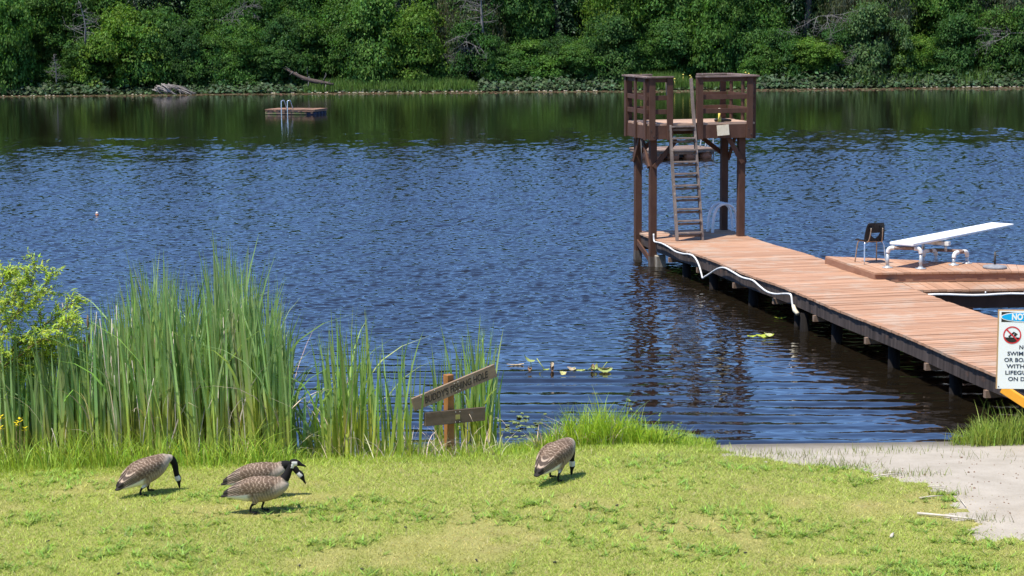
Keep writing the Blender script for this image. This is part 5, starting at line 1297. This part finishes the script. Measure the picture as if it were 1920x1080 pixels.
for mi, mpts in enumerate(mains):
    dy = g.normal(0, .22); path = smooth_path([tuple(wpt(px, py, dy * i / 4)) for i, (px, py) in enumerate(mpts)], 6)
    tw_mb.tube(path, [.016 * (1 - .85 * i / (len(path) - 1)) for i in range(len(path))], 6)
    for i in range(9, len(path)):
        for _ in range(3):
            a = randdir(1, g)[0]; a[1] *= .7; d = Vector(path[min(i + 1, len(path) - 1)] - path[i - 1]).normalized() * .8 + Vector(a) * .75; L_ = g.uniform(.14, .36) * (1.2 - .5 * i / len(path))
            e = [path[i] + d.normalized() * L_ * t_ + Vector((0, 0, -.10 * L_ * t_ * t_)) for t_ in (0, .5, 1)]
            tw_mb.tube(e, [.004, .003, .0015], 4)
            m_ = int(12 + L_ * 36); tt = g.uniform(.1, 1.05, m_); base = np.array([list(e[0].lerp(e[2], float(min(t_, 1)))) for t_ in tt]); dd = np.array(list(d.normalized()))
            Ax = unit(dd[None] * .8 + randdir(m_, g) * .75 + np.array([0, 0, -.12])); ln = g.uniform(.045, .088, m_); Nn = unit(np.array([0, -.25, 1.])[None] + g.normal(0, .5, (m_, 3)))
            vv, _ = leaf_quads(base + Ax * ln[:, None] * .5, Nn, Ax, ln, ln * g.uniform(.20, .30, m_), .10); LV.append(vv); LC.append(mixcol((.42, .53, .06), m_, 4, g, .16))
tw_mb.build('twigs', MT['twig'], ws)
LV = np.vstack(LV); link('leaves', npmesh('leaves', LV, quads=np.arange(len(LV)).reshape(-1, 4), col=np.vstack(LC)), MT['shrubleaf'], ws)

# yellow irises
def iris_mesh():
    g = np.random.default_rng(4); mbp = []
    V, C = [], []
    for k in range(6):
        a = k * 1.047; up = k % 2
        d = np.array([[math.cos(a), math.sin(a), 1.1 if up else -.35]]); P = np.array([[0, 0, .0]]) + unit(d) * .03
        v, _ = leaf_quads(P, unit(np.array([[math.cos(a) * -.5, math.sin(a) * -.5, 1.]])), d, [.052], [.03], .1); V.append(v)
    V = np.vstack(V); return npmesh('bloom', V, quads=np.arange(len(V)).reshape(-1, 4), col=np.tile([.85, .66, .03], (len(V), 1)))
im = iris_mesh()
for px, py, lab in ((2, 783, 'yellow iris bloom cut by the left edge, upper of two there'), (2, 803, 'yellow iris bloom cut by the left edge, lower of two there'), (31, 796, 'widest yellow iris bloom in the middle of the little group'), (37, 788, 'yellow iris bloom just above the widest one'), (46, 805, 'lowest right yellow iris bloom of the little group')):
    P = atY(px, py, 21.45); t = thing('iris_flower', lab, 'flower', P, g.uniform(0, 6), 'yellow irises at the left edge')
    o = link('bloom', im, MT['petal'], t)
    mb = MB(); mb.tube([(0, 0, 0), (.01, .02, -P[2] * .5), (.015, .03, -P[2] + .05)], [.004, .005, .006], 5); mb.build('stem', MT['twig'], t)

# rank grass at the foot of the dense stand
def foot_grass():
    g = np.random.default_rng(106); n = 3700; px = g.uniform(-330, 560, n); py = g.uniform(858, 896, n); P = np.array([at(a, b_, .1) for a, b_ in zip(px, py)]); P[:, 2] = np.maximum(ground_z(P[:, 0], P[:, 1]), 0)
    hh = g.uniform(.12, .50, n) * (.5 + .9 * vnoise(P[:, 0], P[:, 1], .5, 107))
    v, q = ribbons(P, hh, g.uniform(0, 6.28, n), np.abs(g.normal(0, .3, n)), np.abs(g.normal(0, .4, n)), g.uniform(.006, .013, n), g.normal(0, .9, n), 5, 2.2, .5)
    return npmesh('rank_grass', v, quads=q, col=mixcol((.37, .49, .075), n, 12, g, .22))
tag(link('rank_grass', foot_grass(), MT['blade']), 'rank yellow green grass along the foot of the dense cattail stand', 'grass', kind='stuff')

# bright tuft of tall grass with a leafy seedling on its right
def tuft(name, label, spec, seed, col, hscale=1.0):
    g = np.random.default_rng(seed); PP, HH = [], []
    for x0, x1, y0_, y1_, top0, top1, n in spec:
        px = g.uniform(x0, x1, n); py = g.uniform(y0_, y1_, n); P = np.array([at(a, b_, .08) for a, b_ in zip(px, py)]); P[:, 2] = np.maximum(ground_z(P[:, 0], P[:, 1]), 0)
        u = (px - x0) / (x1 - x0); ty = top0 + (top1 - top0) * u
        PP.append(P); HH.append(np.maximum((py - ty) / (FPX / P[:, 1]), .08) * g.uniform(.45, 1.05, n))
    P = np.vstack(PP); h = np.concatenate(HH); n = len(P)
    v, q = ribbons(P, h, g.uniform(0, 6.28, n), np.abs(g.normal(0, .27, n)), np.abs(g.normal(0, .3, n)), g.uniform(.006, .013, n), g.normal(0, .9, n), 5, 2.2, .5)
    c_ = P.mean(0); c_[2] = 0
    t = thing(name, label, 'tall grass', c_, 0); link('blades', npmesh('blades', v - c_, quads=q, col=mixcol(col, n, 12, g, .2)), MT['blade'], t)
    return t, c_
tuft('grass_tuft', 'bright green mound of tall grass at the waterline behind the lone goose',
     [(1020, 1080, 836, 852, 810, 770, 300), (1070, 1150, 834, 856, 768, 765, 600), (1150, 1240, 834, 852, 768, 806, 560), (1225, 1290, 834, 846, 808, 832, 240), (1000, 1060, 838, 856, 795, 755, 60), (1060, 1150, 836, 850, 742, 728, 80), (1130, 1210, 836, 850, 742, 765, 60)], 111, (.38, .51, .05))
tuft('tall_grass', 'tall seeding grass at the right edge below the notice board',
     [(1790, 1850, 818, 832, 800, 768, 200), (1820, 1925, 815, 836, 775, 752, 640), (1925, 2020, 812, 836, 752, 750, 420), (1830, 1920, 818, 834, 728, 735, 26), (1770, 1800, 824, 832, 795, 780, 30)], 112, (.31, .39, .07))
sp = thing('leafy_seedling', 'small leafy shrub seedling at the right end of the grass mound', 'shrub', at(1225, 846, .08)); SPO = np.array(sp.location); g = np.random.default_rng(113); mb = MB(); LV, LC = [], []
for px0, px, py in ((1200, 1178, 748), (1205, 1192, 770), (1225, 1240, 770), (1235, 1262, 790), (1240, 1280, 790), (1245, 1290, 812), (1215, 1205, 785), (1230, 1248, 805)):
    dy = g.normal(0, .08); a = Vector(at(px0, 845, .06) - SPO); b_ = Vector(atY(px, py, SPO[1] + dy) - SPO); pth = [a, a.lerp(b_, .5) + Vector((0, 0, .04)), b_]; mb.tube(pth, [.005, .004, .002], 5)
    m_ = 26; tt = g.uniform(.25, 1.0, m_); base = np.array([list(a.lerp(b_, float(t_))) for t_ in tt]); Ax = randdir(m_, g); ln = g.uniform(.028, .05, m_)
    vv, _ = leaf_quads(base + Ax * ln[:, None] * .5, unit(np.array([0, -.3, 1.])[None] + g.normal(0, .4, (m_, 3))), Ax, ln, ln * .6); LV.append(vv); LC.append(mixcol((.22, .34, .06), m_, 4, g, .15))
mb.build('stems', MT['twig'], sp); LV = np.vstack(LV); link('leaves', npmesh('leaves', LV, quads=np.arange(len(LV)).reshape(-1, 4), col=np.vstack(LC)), MT['shrubleaf'], sp)

# ------------------------------------------------------------------ lily leaves near the shore
def leaf_sheet(mb_parts, c, r, tiltv, roll_, col, g, n=9):
    """a rounded lily leaf, curled up along its midrib"""
    V, F = [], []
    for j in range(n):
        for i in range(n):
            u, v = (i / (n - 1) - .5) * 2, (j / (n - 1) - .5) * 2; k = math.sqrt(max(0, 1 - .5 * v * v)); xx = u * k * r[0]; yy_ = v * math.sqrt(max(0, 1 - .5 * u * u)) * r[1]
            zz = roll_ * (xx / r[0]) ** 2 * r[0] + g.normal(0, .004)
            V.append((xx, yy_, zz))
    Mx = tiltv @ Matrix.Identity(3); V = [Mx @ Vector(p) for p in V]
    V = np.array([[p.x + c[0], p.y + c[1], p.z + c[2]] for p in V]); idx_ = np.arange(n * n).reshape(n, n)
    F = np.stack([idx_[:-1, :-1], idx_[:-1, 1:], idx_[1:, 1:], idx_[1:, :-1]], -1).reshape(-1, 4)
    cc = np.array(col)[None] * (1 + g.normal(0, .08, (n * n, 1))); mb_parts.append((V, F, np.clip(cc, 0, 1)))
def lily(name, label, px, py, leaves_, stalks=()):
    g = np.random.default_rng(int(px)); P = at(px, py, 0); parts = []
    for (dx, dy, dz), r, rt, roll_, col in leaves_: leaf_sheet(parts, (dx, dy, dz), r, rt, roll_, col, g)
    t = thing(name, label, 'lily leaf', P, 0, 'lily leaves near the shore')
    me = blade_obj('leaf', parts, MT['pad']); me.polygons.foreach_set('use_smooth', [True] * len(me.polygons)); link('leaf', me, MT['pad'], t)
    if stalks:
        mb = MB()
        for a, b_, r in stalks: mb.tube([a, b_], r, 6)
        mb.build('stalk', MT['stalkg'], t)
MT['stalkg'] = surf('lily_stalk', (.30, .36, .06), (.42, .46, .12), (9, 9, 9), .6)
GRN, TAN, BRN, YEL = (.31, .36, .12), (.45, .36, .24), (.30, .18, .11), (.38, .44, .06)
lily('lily_leaf', 'flat brown dead lily leaf floating left of the raised leaf', 966, 685, [((0, 0, .012), (.14, .035), rot(0, 0, .05), .1, TAN)])
lily('lily_leaf', 'green lily leaf held up on a bent stalk', 996, 692, [((-.05, 0, .15), (.10, .05), rot(.3, .55, .1), .5, GRN)], [((0.02, 0, -.1), (-.01, 0, .13), .007)])
lily('lily_leaf', 'small curled brown lily bud below the raised leaf', 993, 696, [((0, 0, .03), (.035, .035), rot(.5, 0, 0), .8, BRN), ((0, .01, .05), (.03, .03), rot(-.4, .3, 0), .8, TAN)])
lily('lily_leaf', 'single leafless yellow green lily stalk slanting from the water', 1022, 694, [((.02, 0, .01), (.05, .03), rot(0, 0, 0), .2, YEL)], [((.03, 0, -.05), (-.13, 0, .19), .008)])
lily('lily_leaf', 'upright brown folded lily leaf standing from the water', 1035, 697, [((0, 0, .07), (.03, .07), rot(1.25, 0, .1), .9, BRN), ((.0, -.01, .12), (.03, .04), rot(1.0, .2, 0), .7, TAN)])
lily('lily_leaf', 'pale crumpled yellow lily leaf nearest the grass mound', 1055, 704, [((0, 0, .035), (.05, .05), rot(.4, .2, 0), .5, (.55, .52, .2)), ((.03, 0, .03), (.04, .04), rot(.3, -.4, 0), .6, TAN)])
lily('lily_leaf', 'flat green lily leaf with a tan tip', 1076, 696, [((-.04, 0, .04), (.07, .05), rot(.3, .2, 0), .3, TAN), ((.08, 0, .015), (.10, .04), rot(.05, 0, 0), .1, GRN)], [((-.02, 0, 0), (.01, 0, .07), .006)])
lily('lily_leaf', 'brown twisted lily leaf looped over its own stalk', 1112, 697, [((-.01, 0, .07), (.03, .06), rot(1.2, .2, 0), .9, BRN), ((.04, 0, .07), (.06, .04), rot(.5, -.7, .2), .8, GRN)], [((-.08, 0, .03), (.0, 0, .09), .007), ((.0, 0, 0), (.07, 0, .08), .007)])
lily('lily_leaf', 'rolled green lily leaf with a brown edge at the right end', 1134, 698, [((0, 0, .03), (.12, .05), rot(.5, 0, .0), .35, GRN), ((.0, .02, .055), (.11, .03), rot(-.5, 0, 0), .3, TAN)], [((-.05, 0, .05), (.04, .02, .16), .006)])
lily('lily_leaf', 'bright yellow green lily leaf floating beside the dock', 1434, 633, [((0, 0, .03), (.16, .06), rot(.25, .0, 0), .18, YEL), ((-.22, .03, .02), (.08, .04), rot(.1, 0, 0), .15, YEL), ((.05, 0, .05), (.08, .05), rot(.4, .2, .3), .4, (.62, .62, .3))])
lily('lily_leaf', 'small yellow green lily leaf in the shade close to the dock', 1463, 598, [((0, 0, .015), (.12, .03), rot(0, 0, 0), .2, YEL)])
def near_pads():
    g = np.random.default_rng(121); n = 70; px = np.concatenate([g.normal(985, 22, 44), g.normal(955, 14, 26)]); py = np.concatenate([g.normal(793, 11, 44), g.normal(812, 12, 26)])
    parts = []
    for a, b_ in zip(px, py):
        P = at(a, b_, 0); leaf_sheet(parts, (P[0], P[1], .012), (g.uniform(.02, .04), g.uniform(.02, .035)), rot(g.normal(0, .05), g.normal(0, .05), g.uniform(0, 6)), .1, (.20, .25, .09), g, 5)
    return blade_obj('floating_leaves', parts, MT['pad'])
tag(link('floating_leaves', near_pads(), MT['pad']), 'patch of small floating green leaves left of the grass mound', 'floating leaves', kind='stuff')

# ------------------------------------------------------------------ sticks and litter on the beach edge
def stick(x0, y0_, x1, y1_, r, lab, mat='whitestick'):
    a, b_ = at(x0, y0_, .29), at(x1, y1_, .29)
    for p in (a, b_): p[2] = float(ground_z(p[0:1], p[1:2])[0]) + r + .012
    m_ = (a + b_) / 2 + np.array([0, 0, .006]); mb = MB(); mb.tube([tuple(a - m_), (0, 0, .0), tuple(b_ - m_)], [r, r * .9, r * .55], 7); tag(mb.build('stick', MT[mat], None, loc=m_), lab, 'stick', 'bleached sticks at the sand edge')
stick(1720, 963, 1832, 976, .014, 'longest bleached stick, lying across the lawn onto the sand')
stick(1724, 931, 1768, 926, .009, 'thin stick on the grass above the longest stick')
stick(1756, 912, 1780, 919, .010, 'short white stick at the corner where grass meets sand')
stick(1740, 906, 1771, 907, .007, 'thin pale stick just above the corner stick')
stick(1640, 886, 1690, 880, .010, 'white stick along the grassy edge left of the corner')
stick(1662, 876, 1690, 877, .007, 'short thin stick on sand above the grassy edge')
stick(1800, 933, 1811, 948, .008, 'small slanting stick lying alone on the sand')
stick(1752, 876, 1762, 874, .006, 'tiny pale twig on open sand nearest the water')
stick(1671, 1006, 1675, 1000, .017, 'stubby white stick end standing in the dry grass')
g = np.random.default_rng(131); mb = MB()
for i in range(260):
    px, py = g.uniform(1420, 1925), g.uniform(838, 1005); P = at(px, py, .28)
    if not beach_at(P[0:1], P[1:2])[0]: continue
    z_ = float(ground_z(P[0:1], P[1:2])[0]); s = g.uniform(.004, .012) * (1.6 if g.random() < .1 else 1); mb.box((P[0], P[1], z_ + s * .4), (s * 1.6, s * 1.2, s), rot(g.normal(0, .3), g.normal(0, .3), g.uniform(0, 3)), .6)
tag(mb.build('beach_debris', MT['beamend']), 'tiny pebbles and bark bits scattered over the sand', 'pebbles', kind='stuff')

dm = MB(); dm.tube([(-.02, 0, .012), (0, .004, .014), (.022, -.003, .011)], [.008, .012, .009], 7); dme = dm.mesh('dropping')
for i, (px, py) in enumerate(((678, 1066), (222, 1074), (1247, 994), (1157, 944), (893, 1044), (1040, 1050), (562, 1058), (1398, 1032), (90, 1010), (760, 985), (1500, 965), (330, 1030))):
    P = at(px, py, .36); P[2] = float(ground_z(P[0:1], P[1:2])[0]) + .008; o = link('goose_dropping', dme, MT['signblack'], None, P); o.rotation_euler = (0, 0, i * 1.3); o.scale = (.85,) * 3
    tag(o, 'small dark goose dropping lying in the mown grass', 'dropping', 'goose droppings on the lawn')

# ------------------------------------------------------------------ light
sun_dir = Vector((.33, .27, -1.0)).normalized()                   # direction the light travels
sd = bpy.data.lights.new('sun', 'SUN'); sd.energy = 4.0; sd.angle = R(.53); sd.color = (1.0, .955, .87)
so_ = bpy.data.objects.new('sun', sd); COL.objects.link(so_); so_.rotation_euler = sun_dir.to_track_quat('-Z', 'Y').to_euler()
wd = bpy.data.worlds.new('World'); sc.world = wd; wd.use_nodes = True
nt = wd.node_tree; nt.nodes.clear(); N, L = nt.nodes, nt.links
sky = N.new('ShaderNodeTexSky'); sky.sky_type = 'NISHITA'; sky.sun_disc = False
to_sun = -sun_dir
sky.sun_elevation = math.asin(to_sun.z); sky.sun_rotation = math.atan2(to_sun.x, to_sun.y)
sky.air_density = 1.0; sky.dust_density = 0.0; sky.ozone_density = 9; sky.altitude = 3000
bg = N.new('ShaderNodeBackground'); bg.inputs['Strength'].default_value = .15
L.new(sky.outputs[0], bg.inputs[0]); o = N.new('ShaderNodeOutputWorld'); L.new(bg.outputs[0], o.inputs[0])
sc.view_settings.view_transform = 'Standard'; sc.view_settings.look = 'None'; sc.view_settings.exposure = 0.8; sc.view_settings.gamma = 1
sc.cycles.max_bounces = 6; sc.cycles.diffuse_bounces = 3; sc.cycles.glossy_bounces = 3; sc.cycles.transmission_bounces = 4
sc.cycles.caustics_reflective = False; sc.cycles.caustics_refractive = False
sc.cycles.use_denoising = True
